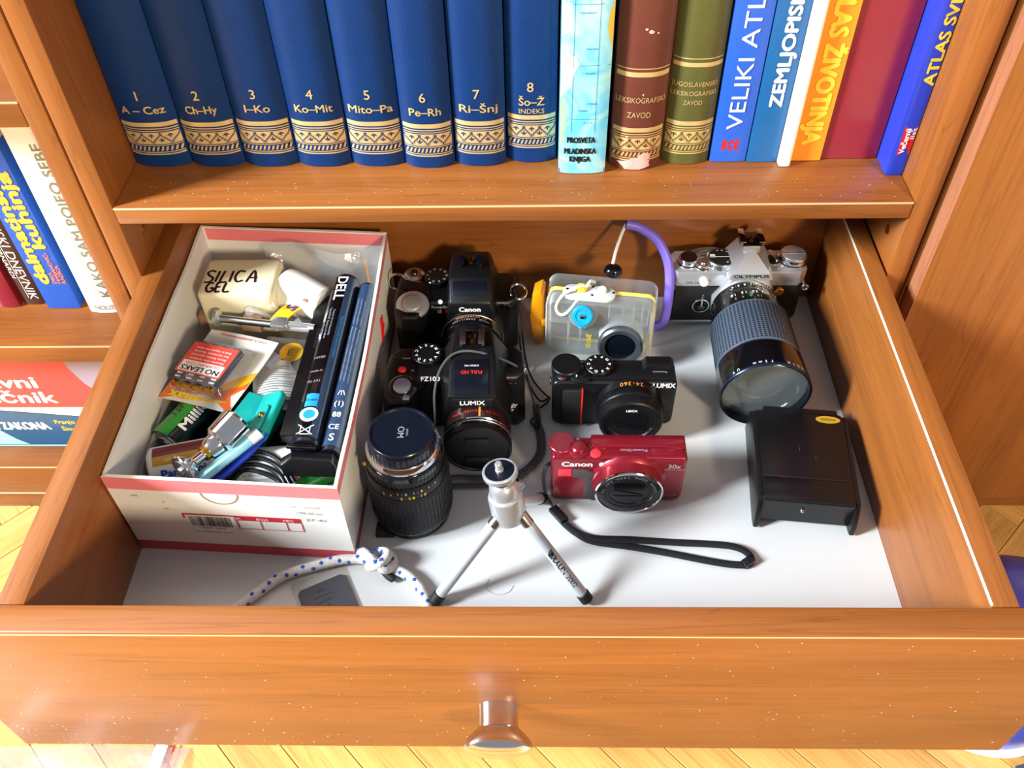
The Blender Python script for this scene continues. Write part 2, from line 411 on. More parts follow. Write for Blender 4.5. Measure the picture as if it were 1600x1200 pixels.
lb = thing('bookcase', 'neighbouring bookcase at the left with open shelves of white and blue paperbacks', 'bookcase', (-680, YC, FLZ))
def lbox(name, x0, x1, y0, y1, z0, z1, m, bev=1.0): return B().box(x0+680, x1+680, y0-YC, y1-YC, z0-FLZ, z1-FLZ, bev).part(name, m, lb)
lbox('side_panel', -365, -347.2, 322, 642, FLZ, 760, 'wood_z')
lbox('side_panel', -1000, -982, 322, 642, FLZ, 760, 'wood_z')
for z0, z1 in ((276.5, 298.5), (16.5, 38.6), (-203, -154)):
    s_ = lbox('shelf', -981.8, -365.2, 322, 630, z0, z1, 'wood_x', 1.4)
    B().box(-301.6, 314.6, -0.3, 0.8, z1-FLZ-1.6, z1-FLZ+0.15, 0.3).part('edge_band_glint', 'edge', s_)
lbox('plinth', -981.8, -365.2, 325, 340, FLZ, -204, 'wood_x')
B().box(-301.6, 314.6, -0.4, 6, -205.2-FLZ, -203-FLZ, 0.2).part('edge_band_glint', 'edge', lb)
lbox('back_panel', -999, -348, 642, 650, FLZ, 760, 'wood_z', 0)

rc = thing('cupboard', 'cupboard at the right with a tall plain cherry door', 'cupboard', (680, YC, FLZ))
def rbox_(name, x0, x1, y0, y1, z0, z1, m, bev=1.0): return B().box(x0-680, x1-680, y0-YC, y1-YC, z0-FLZ, z1-FLZ, bev).part(name, m, rc)
rbox_('side_panel', 350, 368, 324, 642, FLZ, 760, 'wood_z')
rbox_('side_panel', 982, 1000, 324, 642, FLZ, 760, 'wood_z')
rbox_('bottom_panel', 368.2, 981.8, 326, 640, -200, -182, 'wood_x')
rbox_('plinth', 368.2, 981.8, 326, 340, FLZ, -200.5, 'wood_x')
d_ = rbox_('door', 352.5, 980, 302, 320.5, -186, 755, 'wood_z', 1.8)
B().box(-328.0, -327.2, -19.6, -1.9, -186-FLZ+2, 990, 0).part('edge_band_glint', 'edge_pink', d_)
rbox_('back_panel', 351, 999, 642, 650, FLZ, 760, 'wood_z', 0)

# ------------------------------------------------------------------ the drawer
dr = thing('drawer', 'wide cherry wood drawer pulled open, white bottom, chrome knob in front', 'drawer', (0, 0, -63))
def dbox(name, x0, x1, y0, y1, z0, z1, m, bev=1.0, p=None): return B().box(x0, x1, y0, y1, z0+63, z1+63, bev).part(name, m, p or dr)
fp = dbox('front_panel', -382, 379, -20, 0, -63, 126.5, 'wood_x', 1.8)
dbox('edge_band_glint', -381, 378, -20.3, -18.6, 122.6, 124.4, 'edge', 0.4, fp)  # pale strip painted in for the light caught by the rounded edge
dbox('side_panel', -328.5, -310, 0.2, 470, -12, 126.5, 'wood_y', 0.8)
rsp = dbox('side_panel', 310, 327.5, 0.2, 470, -12, 126.5, 'wood_y', 0.8)
dbox('edge_band_glint', 309.7, 311.0, 1, 469, 125.2, 126.75, 'edge_white', 0.2, rsp)
dbox('back_panel', -309.8, 309.8, 431, 447, -12, 121, 'wood_x', 0.8)
dbox('bottom_panel', -309.8, 309.8, 0.2, 430.8, -5, 0, 'liner', 0)
# knob: oval stem, flared oval head
kx, kz = -4.6, 80.0
X = frame((kx, -19.6, kz), (1, 0, 0), (0, 0, 1))
kn = B().lathe([(14.6, 0), (14.6, 0.6), (14.2, 1.4), (13.8, 13), (14.0, 17)], 48, X, sy=0.62).part('knob', 'chrome', dr)
B().lathe([(13.9, 15.5), (15.0, 17.5), (18.5, 20.5), (22.0, 24.5), (23.8, 28.0), (24.3, 30.2), (23.8, 31.6), (21.0, 33.2), (15, 35), (8, 36), (0.05, 36.3)], 56, X, sy=0.55).part('knob_head', 'chrome', kn)
# ------------------------------------------------------------------ books
M['navy_leather'] = mat('blue_leatherette', (9, 47, 98), 0.42, var=0.18, scale=25, bump=0.5, bscale=700, spec=0.25)
M['brown_leather'] = mat('brown_leatherette', (98, 48, 36), 0.45, var=0.2, scale=40, bump=0.3, bscale=600, coat=0.1)
M['green_leather'] = mat('olive_leatherette', (82, 82, 38), 0.45, var=0.15, scale=40, bump=0.5, bscale=600, coat=0.1)
M['paper'] = mat('page_edges', (226, 216, 194), 0.85, var=0.1, scale=300, stretch=(40, 1, 1))
M['paper_z'] = mat('page_edges_lying', (226, 216, 194), 0.85, var=0.1, scale=300, stretch=(1, 1, 40))
M['book_white'] = mat('white_jacket', (240, 234, 222), 0.4, var=0.05, scale=12)
M['book_blue'] = mat('cornflower_blue_cover', (36, 92, 196), 0.35, coat=0.25)
M['book_teal'] = mat('deep_blue_cover', (20, 92, 150), 0.35, coat=0.25)
M['book_orange'] = mat('orange_cover', (244, 148, 34), 0.4, coat=0.2)
M['book_maroon'] = mat('maroon_cover', (134, 28, 46), 0.35, coat=0.3)
M['book_royal'] = mat('royal_blue_cover', (30, 62, 190), 0.3, coat=0.4)
M['book_brown'] = mat('dark_brown_cover', (74, 46, 36), 0.45)
M['book_red'] = mat('coral_red_cover', (226, 78, 74), 0.4, coat=0.2)
M['book_petrol'] = mat('petrol_blue_cover', (24, 92, 132), 0.3, coat=0.4)
M['aqua'] = mat('pale_aqua_print', (170, 226, 218), 0.4)
M['lilac'] = mat('lilac_grey_print', (170, 158, 178), 0.5)
M['cobalt'] = mat('cobalt_jacket', (34, 84, 176), 0.45)
M['gold_flat'] = mat('mustard_print', (222, 178, 62), 0.5)
M['salmon'] = mat('salmon_print', (232, 120, 90), 0.5)
M['khaki_ink'] = mat('grey_green_print', (122, 124, 108), 0.5); M['pale_ink'] = mat('pale_grey_print', (196, 206, 198), 0.5)
M['scuff'] = mat('scuffed_pink_board', (222, 170, 160), 0.8, var=0.25, scale=120)
# world-map jacket: pale sea with streaks
mm = mat('map_sea_jacket', (116, 200, 222), 0.28, var=0.10, scale=30, coat=0.5)
nt = mm.node_tree; n_ = nt.nodes.new('ShaderNodeTexNoise'); n_.inputs['Scale'].default_value = 26; n_.inputs['Detail'].default_value = 6; n_.inputs['Distortion'].default_value = 1.6
tcn = [n for n in nt.nodes if n.type == 'TEX_COORD'][0]; nt.links.new(tcn.outputs['Object'], n_.inputs['Vector'])
cr = nt.nodes.new('ShaderNodeValToRGB'); cr.color_ramp.elements[0].position = 0.40; cr.color_ramp.elements[0].color = rgb((104, 194, 224)); cr.color_ramp.elements[1].position = 0.72; cr.color_ramp.elements[1].color = rgb((196, 228, 206))
nt.links.new(n_.outputs[0], cr.inputs[0]); nt.links.new(cr.outputs[0], nt.nodes['Principled BSDF'].inputs['Base Color'])
M['map_sea'] = mm
M['map_land'] = mat('map_land', (244, 240, 222), 0.35, var=0.05); M['map_green'] = mat('map_coast_green', (150, 214, 150), 0.35, var=0.2, scale=80)

def book(name, label, x0, x1, yf, z0, h, depth, m, bulge=0.0, board=3.0, group=None, pages=True):
    """standing book; spine towards the viewer. origin at the spine foot"""
    w = x1-x0
    t = thing(name, label, 'book', ((x0+x1)/2, yf, z0), group=group)
    t['w'] = w; n = 12
    arc = lambda x: -bulge*(1-min(1.0, abs(2*x/w))**2.8)
    out = [(x_, arc(x_)) for x_ in [-w/2+w*k/n for k in range(n+1)]]
    wi = w/2-board
    inn = [(x_, arc(x_*w/(w-2*board))+board) for x_ in [wi-2*wi*k/n for k in range(n+1)]]
    U = [(-w/2, depth)] + out + [(w/2, depth), (wi, depth)] + inn + [(-wi, depth)]
    c = B().prism(U, 0, h, bev=0.7, seg=1).part('cover', m, t, smooth=40)
    if pages: B().box(-wi+.2, wi-.2, board+.4, depth-4, 3, h-3).part('pages', 'paper', t, smooth=0)
    del t['w']
    return t, arc
def bend_of(arc): return lambda p: Vector((p.x, p.y+arc(p.x), p.z))

# gilt ornament of the encyclopedia spines, built once per width and bent round the spine
def gilt(w, arc, parent, z0, dark, k=1.0):
    g = B(); u0, u1 = -w/2+1.2, w/2-1.2; n = 14
    def strip(b, a0, a1, v0, v1, yy=-0.12):
        m_ = max(1, int((a1-a0)/2.5)); vs = []; fs = []
        for i in range(m_+1):
            u = a0+(a1-a0)*i/m_; vs += [(u, arc(u)+yy, z0+v0*k), (u, arc(u)+yy, z0+v1*k)]
        for i in range(m_): fs.append((2*i, 2*i+2, 2*i+3, 2*i+1))
        b.raw(vs, fs)
    for v0, v1 in ((27.0, 31.0), (24.6, 25.6), (22.6, 23.4), (10.5, 21.6), (9.0, 9.7), (2.2, 3.0), (0.0, 1.2)): strip(g, u0, u1, v0, v1)
    p = (u1-u0)/12
    for i in range(12):                                  # braid
        a = u0+i*p
        vs = [(a+0.1*p, 4.0), (a+0.55*p, 4.0), (a+1.0*p, 8.0), (a+0.55*p, 8.0)]
        g.raw([(u, arc(u)-0.12, z0+v*k) for u, v in vs], [(0, 1, 2, 3)])
    o = g.part('gilt_band', 'gold', parent, smooth=0)
    d = B()
    def line(pts, th):
        vs = []; fs = []
        for i, (u, v) in enumerate(pts):
            a = pts[max(i-1, 0)]; c = pts[min(i+1, len(pts)-1)]; dx, dy = c[0]-a[0], c[1]-a[1]; L_ = math.hypot(dx, dy) or 1
            nx, ny = -dy/L_*th/2, dx/L_*th/2
            for sg in (1, -1):
                uu_ = min(max(u+nx*sg, u0), u1); vs.append((uu_, arc(uu_)-0.22, z0+(v+ny*sg)*k))
        for i in range(len(pts)-1): fs.append((2*i, 2*i+2, 2*i+3, 2*i+1))
        d.raw(vs, fs)
    q = (u1-u0)/3
    for sg in (1, -1):
        for off, th in ((0, 0.7), (1.2, 0.4)):
            for i in range(-1, 4):
                pts = []
                for j in range(13):
                    tt = j/12; u = u0+q*(i+0.5)+sg*q*0.5*(tt**2*(3-2*tt))+off*sg; v = 11.0+10.2*tt
                    if u0 <= u <= u1: pts.append((u, v))
                if len(pts) > 2: line(pts, th)
    for i in range(4):
        for cu, cv, s_ in ((u0+q*(i+0.0), 14.2, 1), (u0+q*(i+0.5), 18.6, -1)):
            for a in (-42, 0, 42):
                L_ = 4.6 if a == 0 else 3.8
                e = (cu+L_*math.sin(R(a)), cv+s_*L_*math.cos(R(a))-s_*1.6); st = (cu, cv-s_*1.6); md = ((e[0]+st[0])/2, (e[1]+st[1])/2)
                px, py = -(e[1]-st[1])*0.16, (e[0]-st[0])*0.16
                P = [st, (md[0]+px, md[1]+py), e, (md[0]-px, md[1]-py)]
                if all(u0 < x_ < u1 for x_, _ in P): d.raw([(x_, arc(x_)-0.22, z0+y_*k) for x_, y_ in P], [(0, 1, 2, 3)])
    d.part('band_pattern', dark, o, smooth=0)
    return o

ZS = 201.9
edges = [-326.5, -276, -228.8, -182.2, -135.8, -89.0, -45.8, -1.6, 41.2]
vols = [('1', 'A – Cez'), ('2', 'Ch–Hy'), ('3', 'I–Ko'), ('4', 'Ko–Mit'), ('5', 'Mito–Pa'), ('6', 'Pe–Rh'), ('7', 'Ri–Šnj'), ('8', 'Šo–Ž')]
says = ['A to Cez, standing against the left side panel', 'Ch to Hy', 'I to Ko', 'Ko to Mit', 'Mito to Pa', 'Pe to Rh', 'Ri to Šnj', 'Šo to Ž and index, beside the map book']
for i, (no, rg) in enumerate(vols):
    yf = [386, 385.5, 385, 384, 384, 381, 383, 388][i] + 0.0
    t, arc = book('encyclopedia_volume', 'blue gilt encyclopedia volume %s, %s' % (no, says[i]), edges[i]+0.5, edges[i+1]-0.5, yf, ZS, 282, 205, 'navy_leather', bulge=7.0, board=4, group='blue encyclopedia volumes')
    w = edges[i+1]-edges[i]-1
    dz = [0, 0, 1, 1, 0, -1.5, 0, 3][i]
    bd = bend_of(arc)
    text(t, no, 8.0, 'gold', FRONT(-1, 0, 68+dz), bold=0.006, bend=bd, name='volume_number')
    text(t, rg, 6.6, 'gold', FRONT(0, 0, 55.0+dz), w=min(w-8, 5.2*len(rg)), bold=0.01, bend=bd, name='volume_range')
    if i == 7: text(t, 'INDEKS', 4.2, 'gold', FRONT(0, 0, 46.5+dz), w=21, bend=bd, name='volume_range')
    gilt(w, arc, t, 12.5+dz*0.7, 'navy_leather')

# world map jacket
t, arc = book('map_book', 'pale blue book with a world map printed on its jacket', 42.5, 81.5, 366, ZS, 300, 225, 'map_sea', bulge=2.5, board=2.5)
bd = bend_of(arc)
text(t, 'PROSVETA', 5.0, 'black_ink', FRONT(-1.5, 0, 33), w=23, bold=0.03, bend=bd)
text(t, 'MLADINSKA', 5.0, 'black_ink', FRONT(-2.0, 0, 22.5), w=26, bold=0.03, bend=bd)
text(t, 'KNJIGA', 5.0, 'black_ink', FRONT(-2.0, 0, 15.0), w=17, bold=0.03, bend=bd)
def decal(parent, pts, m, arc, name, yy=-0.15):
    cx = sum(p[0] for p in pts)/len(pts); cz = sum(p[1] for p in pts)/len(pts)
    vs = [(cx, arc(cx)+yy, cz)] + [(x, arc(x)+yy, z) for x, z in pts]
    return B().raw(vs, [(0, i+1, (i+1) % len(pts)+1) for i in range(len(pts))]).part(name, m, parent, smooth=0)
land = [(-19.3, 116), (-15, 112), (-13, 107), (-8, 105), (-5.5, 99), (-8, 94), (-10, 88), (-10.5, 82), (-15, 76), (-17, 73), (-19.3, 71)]
decal(t, land, 'map_land', arc, 'map_continent')
decal(t, [(-19.3, 150), (-12, 146), (-11, 130), (-15, 124), (-19.3, 122)], 'map_land', arc, 'map_continent')
decal(t, [(-19.3, 168), (-11, 166), (-10, 150), (-14, 148), (-19.3, 150)], 'map_green', arc, 'map_coast')
decal(t, [(19.3, 150), (16, 140), (15, 128), (17, 118), (19.3, 112)], 'gold_flat', arc, 'map_coast')
decal(t, [(-19.3, 70), (-15, 66), (-14, 48), (-15.5, 34), (-19.3, 24)], 'map_green', arc, 'map_coast', -0.1)
decal(t, [(-19.3, 5), (19.3, 5), (19.3, 0.3), (-19.3, 0.3)], 'book_blue', arc, 'jacket_foot')
gl = B()
for z in (52.0, 98.0, 146.0): gl.raw([(x_, arc(x_)-.2, z+d) for d in (0, .3) for x_ in (-19, -9, 0, 9, 19)], [(i, i+1, i+6, i+5) for i in range(4)])
for x_ in (-10.0, 9.0): gl.raw([(x_, arc(x_)-.2, 40), (x_+.3, arc(x_+.3)-.2, 40), (x_+.3, arc(x_+.3)-.2, 180), (x_, arc(x_)-.2, 180)], [(0, 1, 2, 3)])
gl.part('map_grid', 'book_teal', t, smooth=0)
for s_, x_, z_ in (('Capverdische I.', 0, 140), ('F. Noronha', 2, 92), ('S. Helena', 6, 66), ('O  C  E', 3, 49), ('Ascension', 4, 112), ('Trindade', -2, 60)):
    text(t, s_, 1.5, 'blue_ink', FRONT(x_, 0, z_), bend=bd, name='map_name')

t, arc = book('lexicon_book', 'brown leather lexicon with a worn pink spine foot', 86, 129, 378, ZS, 286, 210, 'brown_leather', bulge=9, board=4)
bd = bend_of(arc); w = 43
text(t, 'LEKSIKOGRAFSKI', 4.6, 'gold', FRONT(-0.5, 0, 65), w=39, bend=bd)
text(t, 'ZAVOD', 4.8, 'gold', FRONT(-1, 0, 52), w=19, bend=bd)
gilt(w, arc, t, 9, 'brown_leather')
for z, hh in ((87, 4.0), (91.8, 0.8)):
    g = B(); vs = []; fs = []
    for k in range(15):
        u = -w/2+1.2+(w-2.4)*k/14; vs += [(u, arc(u)-.12, z-hh/2), (u, arc(u)-.12, z+hh/2)]
    g.raw(vs, [(2*k, 2*k+2, 2*k+3, 2*k+1) for k in range(14)]).part('gilt_line', 'gold', t, smooth=0)
random.seed(3)
for (cx, cz, rx, rz, nn) in ((-1, 6, 15, 6.5, 15), (7, 12.5, 6, 4, 9), (3, 122, 2.6, 1.6, 7), (-1, 124, 1.4, 1, 6), (8, 121, 1, 1, 6), (1, 70, .8, 1.2, 6), (-9, 32, 1, 1, 6)):
    vs = []; fs = []; nr = 4
    jit = [random.uniform(.7, 1.1) for _ in range(nn)]
    for r_ in range(1, nr+1):
        for k in range(nn):
            x_ = cx+rx*jit[k]*r_/nr*math.cos(2*math.pi*k/nn); z_ = max(0.5, cz+rz*jit[k]*r_/nr*math.sin(2*math.pi*k/nn)); vs.append((x_, arc(x_)-.4, z_))
    vs.append((cx, arc(cx)-.4, cz))
    for k in range(nn):
        fs.append((nr*nn, k, (k+1) % nn))
        for r_ in range(nr-1): fs.append((r_*nn+k, (r_+1)*nn+k, (r_+1)*nn+(k+1) % nn, r_*nn+(k+1) % nn))
    B().raw(vs, fs).part('scuff_mark', 'scuff', t, smooth=0)

t, arc = book('lexicon_book', 'olive green leather lexicon with gilt spine bands', 130.5, 171, 384, ZS, 284, 205, 'green_leather', bulge=8, board=4)
bd = bend_of(arc); w = 40.5
for s_, z, ww in (('JUGOSLAVENSKI', 74.5, 36), ('LEKSIKOGRAFSKI', 66.5, 36), ('ZAVOD', 58.5, 15)): text(t, s_, 3.9, 'gold', FRONT(-1, 0, z), w=ww, bend=bd)
gilt(w, arc, t, 10.5, 'green_leather')
for z, hh in ((91, 3.6), (96, 0.8)):
    vs = []
    for k in range(15):
        u = -w/2+1.2+(w-2.4)*k/14; vs += [(u, arc(u)-.12, z-hh/2), (u, arc(u)-.12, z+hh/2)]
    B().raw(vs, [(2*k, 2*k+2, 2*k+3, 2*k+1) for k in range(14)]).part('gilt_line', 'gold', t, smooth=0)

UPW = lambda x, z: frame((x, 0, z), (0, 0, 1), (-1, 0, 0))      # reads from the foot upwards
DNW = lambda x, z: frame((x, 0, z), (0, 0, -1), (1, 0, 0))      # reads downwards
t, arc = book('atlas_book', 'bright blue atlas with large white serif title', 172, 202, 380, ZS, 300, 220, 'book_blue', bulge=1.0, board=3)
bd = bend_of(arc)
text(t, 'VELIKI ATLAS', 12.5, 'white_ink', UPW(0.5, 32), w=138, align='l', bend=bd)
lg = B()
for P in ([(-7, 12), (-4, 12), (-4, 22), (-7, 22)], [(-4, 18), (1, 22), (4, 22), (-1.5, 17)], [(-1.5, 17), (4, 12), (0, 12), (-4, 16)], [(1, 17.5), (6, 22), (8, 20), (5, 17)], [(5, 17), (8, 13), (5, 12), (2, 16)]):
    lg.raw([(x, arc(x)-.15, z) for x, z in P], [(0, 1, 2, 3)])
lg.part('publisher_mark', 'red_ink', t, smooth=0)
t, arc = book('atlas_book', 'deep blue atlas with bold white capitals, beside the thin white book', 203, 228.5, 379, ZS, 296, 215, 'book_teal', bulge=0.8, board=2.5)
text(t, 'ZEMLJOPISNI ATLAS', 9.5, 'white_ink', UPW(1.5, 53), w=158, bold=0.03, align='l', bend=bend_of(arc))
book('thin_book', 'thin white book squeezed beside the orange animal atlas', 229.2, 238.6, 372, ZS, 300, 215, 'book_white', bulge=1.0, board=1.5)
t, arc = book('atlas_book', 'orange animal atlas with yellow lettering', 239.8, 265.8, 380, ZS, 296, 215, 'book_orange', bulge=0.3, board=2.5)
text(t, 'ATLAS ŽIVOTINJA', 13.5, 'yellow_ink', DNW(1, 163), w=146, bold=0.035, align='l', bend=bend_of(arc))
book('hardback_book', 'thick plain maroon hardback without lettering', 266.8, 314.0, 383, ZS, 290, 210, 'book_maroon', bulge=0.8, board=3)
t, arc = book('atlas_book', 'royal blue atlas standing foremost by the right side panel', 315.0, 329.4, 358, ZS, 310, 235, 'book_royal', bulge=0.6, board=2.5)
text(t, 'ATLAS SVIJETA', 8.0, 'yellow_ink', UPW(2.2, 82), w=98, bold=0.03, align='l', bend=bend_of(arc))
p_ = decal(t, [(-3.6, 20), (6.8, 20), (6.8, 46), (-3.6, 46)], 'red_ink', arc, 'newspaper_label')
text(p_, 'Večernji', 4.2, 'white_ink', UPW(-0.4, 33), w=23, bold=0.03, bend=bend_of(arc), up=0.5)
text(p_, 'list', 3.4, 'white_ink', UPW(4.4, 40), w=10, bold=0.02, bend=bend_of(arc), up=0.5)

# ---- left bookcase: paperbacks standing, two thick books lying
ZL = 38.8
t, arc = book('paperback_book', 'tall white paperback with grey capitals by the bookcase upright', -421.5, -388.0, 371, ZL, 214, 165, 'book_white', bulge=2.5, board=1.5)
bd = bend_of(arc)
text(t, 'KAKO SAM POJEO SEBE', 8.8, 'khaki_ink', UPW(7.0, 22), w=172, bold=0.015, align='l', bend=bd)
text(t, 'VOKI KOSTIĆ', 5.6, 'pale_ink', UPW(-6.5, 22), w=82, align='l', bend=bd)
text(t, 'NOLIT', 5.5, 'khaki_ink', FRONT(0, 0, 8), w=20, bend=bd)
decal(t, [(0.2, 22), (0.6, 22), (0.6, 112), (0.2, 112)], 'khaki_ink', arc, 'rule_line')
t, arc = book('paperback_book', 'blue cookbook with fat mustard lettering', -466.5, -434.0, 376, ZL, 190, 150, 'cobalt', bulge=0.5, board=1.5)
bd = bend_of(arc)
text(t, 'dalmatinska', 11.0, 'gold_flat', UPW(-6.5, 34), w=128, bold=0.05, align='l', bend=bd)
text(t, 'kuhinja', 11.0, 'gold_flat', UPW(6.5, 78), w=84, bold=0.05, align='l', bend=bd)
for k, s_ in enumerate(('DIKA', 'MARJANOVIĆ-', 'RADICA')): text(t, s_, 3.4, 'salmon', UPW(4.0+4.6*k, 34), w=[14, 38, 22][k], bold=0.03, align='l', bend=bd)
t, arc = book('hardback_book', 'dark brown hardback with white italic title reading downwards', -494.5, -472.5, 384, ZL, 186, 140, 'book_brown', bulge=2.5, board=2.5)
bd = bend_of(arc)
text(t, 'JADRANSKI DNEVNIK', 7.6, 'white_ink', DNW(4.0, 148), w=140, shear=0.2, align='l', bend=bd)
text(t, 'BERNARDI', 4.0, 'white_ink', DNW(-5.0, 80), w=44, shear=0.2, align='l', bend=bd)
decal(t, [(-1.6, 10), (-1.1, 10), (-1.1, 150), (-1.6, 150)], 'white_ink', arc, 'rule_line')
book('hardback_book', 'dark red hardback at the far left of the paperback shelf', -517.5, -496.5, 379, ZL, 180, 140, 'book_maroon', bulge=1.5, board=2.5)

def lying_book(label, x0, x1, yf, z0, h, depth, m, pm='paper_z'):
    t = thing('lying_book', label, 'book', ((x0+x1)/2, yf, z0)); w = x1-x0; b_ = 3.0
    U = [(0, 0), (0, h), (depth, h), (depth, h-b_), (b_, h-b_), (b_, b_), (depth, b_), (depth, 0)]
    B().prism(U, -w/2, w/2, frame((0, 0, 0), (0, 1, 0), (0, 0, 1)), bev=0.7, seg=1).part('cover', m, t)
    B().box(-w/2+3, w/2-3, b_+.4, depth-3, b_+.3, h-b_-.3).part('pages', pm, t, smooth=0)
    return t
flat = lambda x: 0.0
t = lying_book('petrol blue law book lying flat on the bottom shelf', -700, -452, 352, -153.8, 71, 170, 'book_petrol')
text(t, 'DRUG ZAKONA', 12, 'white_ink', FRONT(56, 0, 37), w=92, bold=0.03, align='r', shear=-0.25)
for k, s_ in enumerate(('Franjo  Bačić', 'Šime  Pavlović')): text(t, s_, 6.2, 'yellow_ink', FRONT(64+k*4, 0, 43.5-k*12), bold=0.015, align='l')
decal(t, [(-124, 71), (-124, 62), (0, 65), (60, 58), (124, 50), (124, 71)], 'book_white', flat, 'jacket_print')
decal(t, [(-124, 4), (20, 4), (8, 14), (-20, 50), (-124, 52)], 'aqua', flat, 'jacket_print', -0.1)
decal(t, [(-124, 0.6), (124, 0.6), (124, 3.4), (-124, 3.0)], 'aqua', flat, 'jacket_print', -0.13)
t = lying_book('coral red dictionary lying on top of the petrol blue law book', -690, -400, 350, -82.6, 84, 180, 'book_red')
text(t, 'pravni', 17, 'white_ink', FRONT(40, 0, 40), w=84, bold=0.025, align='r')
text(t, 'rječnik', 17, 'white_ink', FRONT(52, 0, 16), w=96, bold=0.025, align='r')
text(t, 'i', 12, 'white_ink', FRONT(0, 0, 61))
decal(t, [(145, 0.8), (145, 83.2), (80, 83.2), (84, 60), (92, 38), (106, 16), (124, 0.8)], 'lilac', flat, 'jacket_print')
# ------------------------------------------------------------------ cameras in the drawer
def axis(x, z, y=0.0): return frame((x, y, z), (1, 0, 0), (0, 0, 1))     # local z points to the viewer
def dial(parent, x, y, z, r, h, m='black', marks='white_ink', n=9, cap='black', name='mode_dial', knurl=True):
    b = B(); X = T(x, y, z)
    b.lathe([(r, 0), (r, h-0.6), (r-0.6, h)], 32, X)
    if knurl:
        for k in range(28):
            a = 2*math.pi*k/28; b.box(-.35, .35, -.35, .35, 0.3, h-0.9, X=T(x+(r+.05)*math.cos(a), y+(r+.05)*math.sin(a), z, rz=math.degrees(a)))
    d = b.part(name, m, parent)
    if marks:
        for k in range(n):
            a = 2*math.pi*k/n
            text(d, 'AMPSTCVQEX'[k % 10], r*0.2, marks, frame((x+r*.74*math.cos(a), y+r*.74*math.sin(a), z+h), (-math.sin(a), math.cos(a), 0), (-math.cos(a), -math.sin(a), 0)), bold=0.02, name='dial_mark')
    if cap: B().lathe([(r*.5, 0), (r*.5, .3)], 24, T(x, y, z+h)).part('dial_cap', cap, d)
    return d
def button(parent, x, y, z, r, h, m, name='button'):
    return B().lathe([(r, 0), (r, h*.6), (r*.8, h), (r*.2, h*1.08)], 24, T(x, y, z)).part(name, m, parent)
def shoe(parent, x, y, z, m='black_gloss', rail='steel', s=1.0):
    b = B().box(x-10*s, x+10*s, y-9*s, y+9*s, z, z+1.2, .3)
    o = b.part('hot_shoe', m, parent)
    for sx in (-1, 1):
        r_ = B(); r_.box(x+sx*9*s-1.2*s, x+sx*9*s+1.2*s, y-9*s, y+9*s, z+1, z+3.6*s, .3); r_.box(x+sx*9*s-(3.6*s if sx > 0 else 1.2*s), x+sx*9*s+(1.2*s if sx > 0 else 3.6*s), y-9*s, y+9*s, z+3.2*s, z+4.4*s, .3)
        r_.part('rail', rail, o)
    for dx, dy, r in ((0, -3, 2.0), (-2.4, 1.4, 1.0), (2.4, 1.4, 1.0), (-2.4, 4.4, 1.0), (2.4, 4.4, 1.0)):
        B().lathe([(r*s, 0), (r*s, .5)], 14, T(x+dx*s, y+dy*s, z+1.2)).part('contact_pin', 'brass', o)
    return o
def ribs(b, X, r, z0, z1, n, w=0.8, d=0.7):
    for k in range(n):
        a = 2*math.pi*k/n
        b.box(-d/2, d/2, -w/2, w/2, z0, z1, X=X @ T(r*math.cos(a), r*math.sin(a), 0, rz=math.degrees(a)))
def ringtext(parent, s, h, m, X, r, z, a0, da, facing=True, flip=False, name='ring_lettering', side=False):
    """letters set round a lens axis: on its face (side False) or round its barrel"""
    n = len(s); b = B()
    for k, ch in enumerate(s):
        if ch == ' ': continue
        a = R(a0 + da*(k-(n-1)/2))
        ca, sa = math.cos(a), math.sin(a)
        if side: Y = frame((r*ca, r*sa, z), (sa, -ca, 0), (0, 0, -1) if not flip else (0, 0, 1)); 
        else: Y = frame((r*ca, r*sa, z), (sa, -ca, 0), (ca, sa, 0))
        if side and not flip: Y = frame((r*ca, r*sa, z), (-sa, ca, 0), (0, 0, 1))
        text(None, ch, h, m, X @ Y, into=b, up=.15)
    return b.part(name, m, parent, smooth=0)

# ---- red compact camera
t = thing('compact_camera', 'metallic red compact camera with a black wrist strap', 'camera', (91, 169, 0), (0, 0, -0.8))
b = B(); b.prism(rrect(112, 60, [7, 7, 4, 4], cy=31), -22, 0, FR(), bev=2.6, seg=3); b.part('body', 'cherry_red', t)
B().prism(rrect(78, 4, 1.5, cx=16, cy=61.2), -23, -10, FR(), bev=1).part('screen_ridge', 'cherry_red', t)
X = axis(9, 30)
B().lathe([(33, -1), (32, 1), (29.5, 3.5), (28.4, 10), (28.2, 12.5), (26.8, 12.5), (26.6, 0)], 56, X, ring=True).part('lens_ring', 'cherry_red', t)
lr = B().lathe([(28.3, 12), (28.5, 13.4), (27.6, 14.2), (26.6, 14.2), (26.2, 13)], 56, X, ring=True).part('chrome_ring', 'chrome', t)
lf = B().lathe([(26.4, 10), (26.4, 13.0), (24.5, 13.6), (20.5, 13.2), (20, 12.6), (17, 12.4), (16.8, 11.8), (0.1, 11.6)], 48, X).part('lens_front', 'navy', t)
B().prism(rrect(25, 22, 2), 11.7, 12.3, X).part('lens_shutter', 'black_gloss', lf)
B().box(-12, 12, -.4, .4, 12.3, 12.9, X=X @ T(rz=-14)).part('shutter_blade', 'navy', lf); B().box(-12, 12, -.4, .4, 12.3, 12.9, X=X @ T(0, -5, 0)).part('shutter_blade', 'navy', lf)
ringtext(lf, 'CANON ZOOM LENS 30x IS', 2.0, 'grey_ink', X, 22.3, 13.5, 90, 8)
g = [(-38, 46), (-28, 46), (-20, 42), (-17, 33), (-17, 5), (-28, 5), (-27, 27), (-31, 35), (-38, 36)]
B().prism(g, -.5, 2.4, FR(), bev=.9).part('grip', 'grip_grey', t)
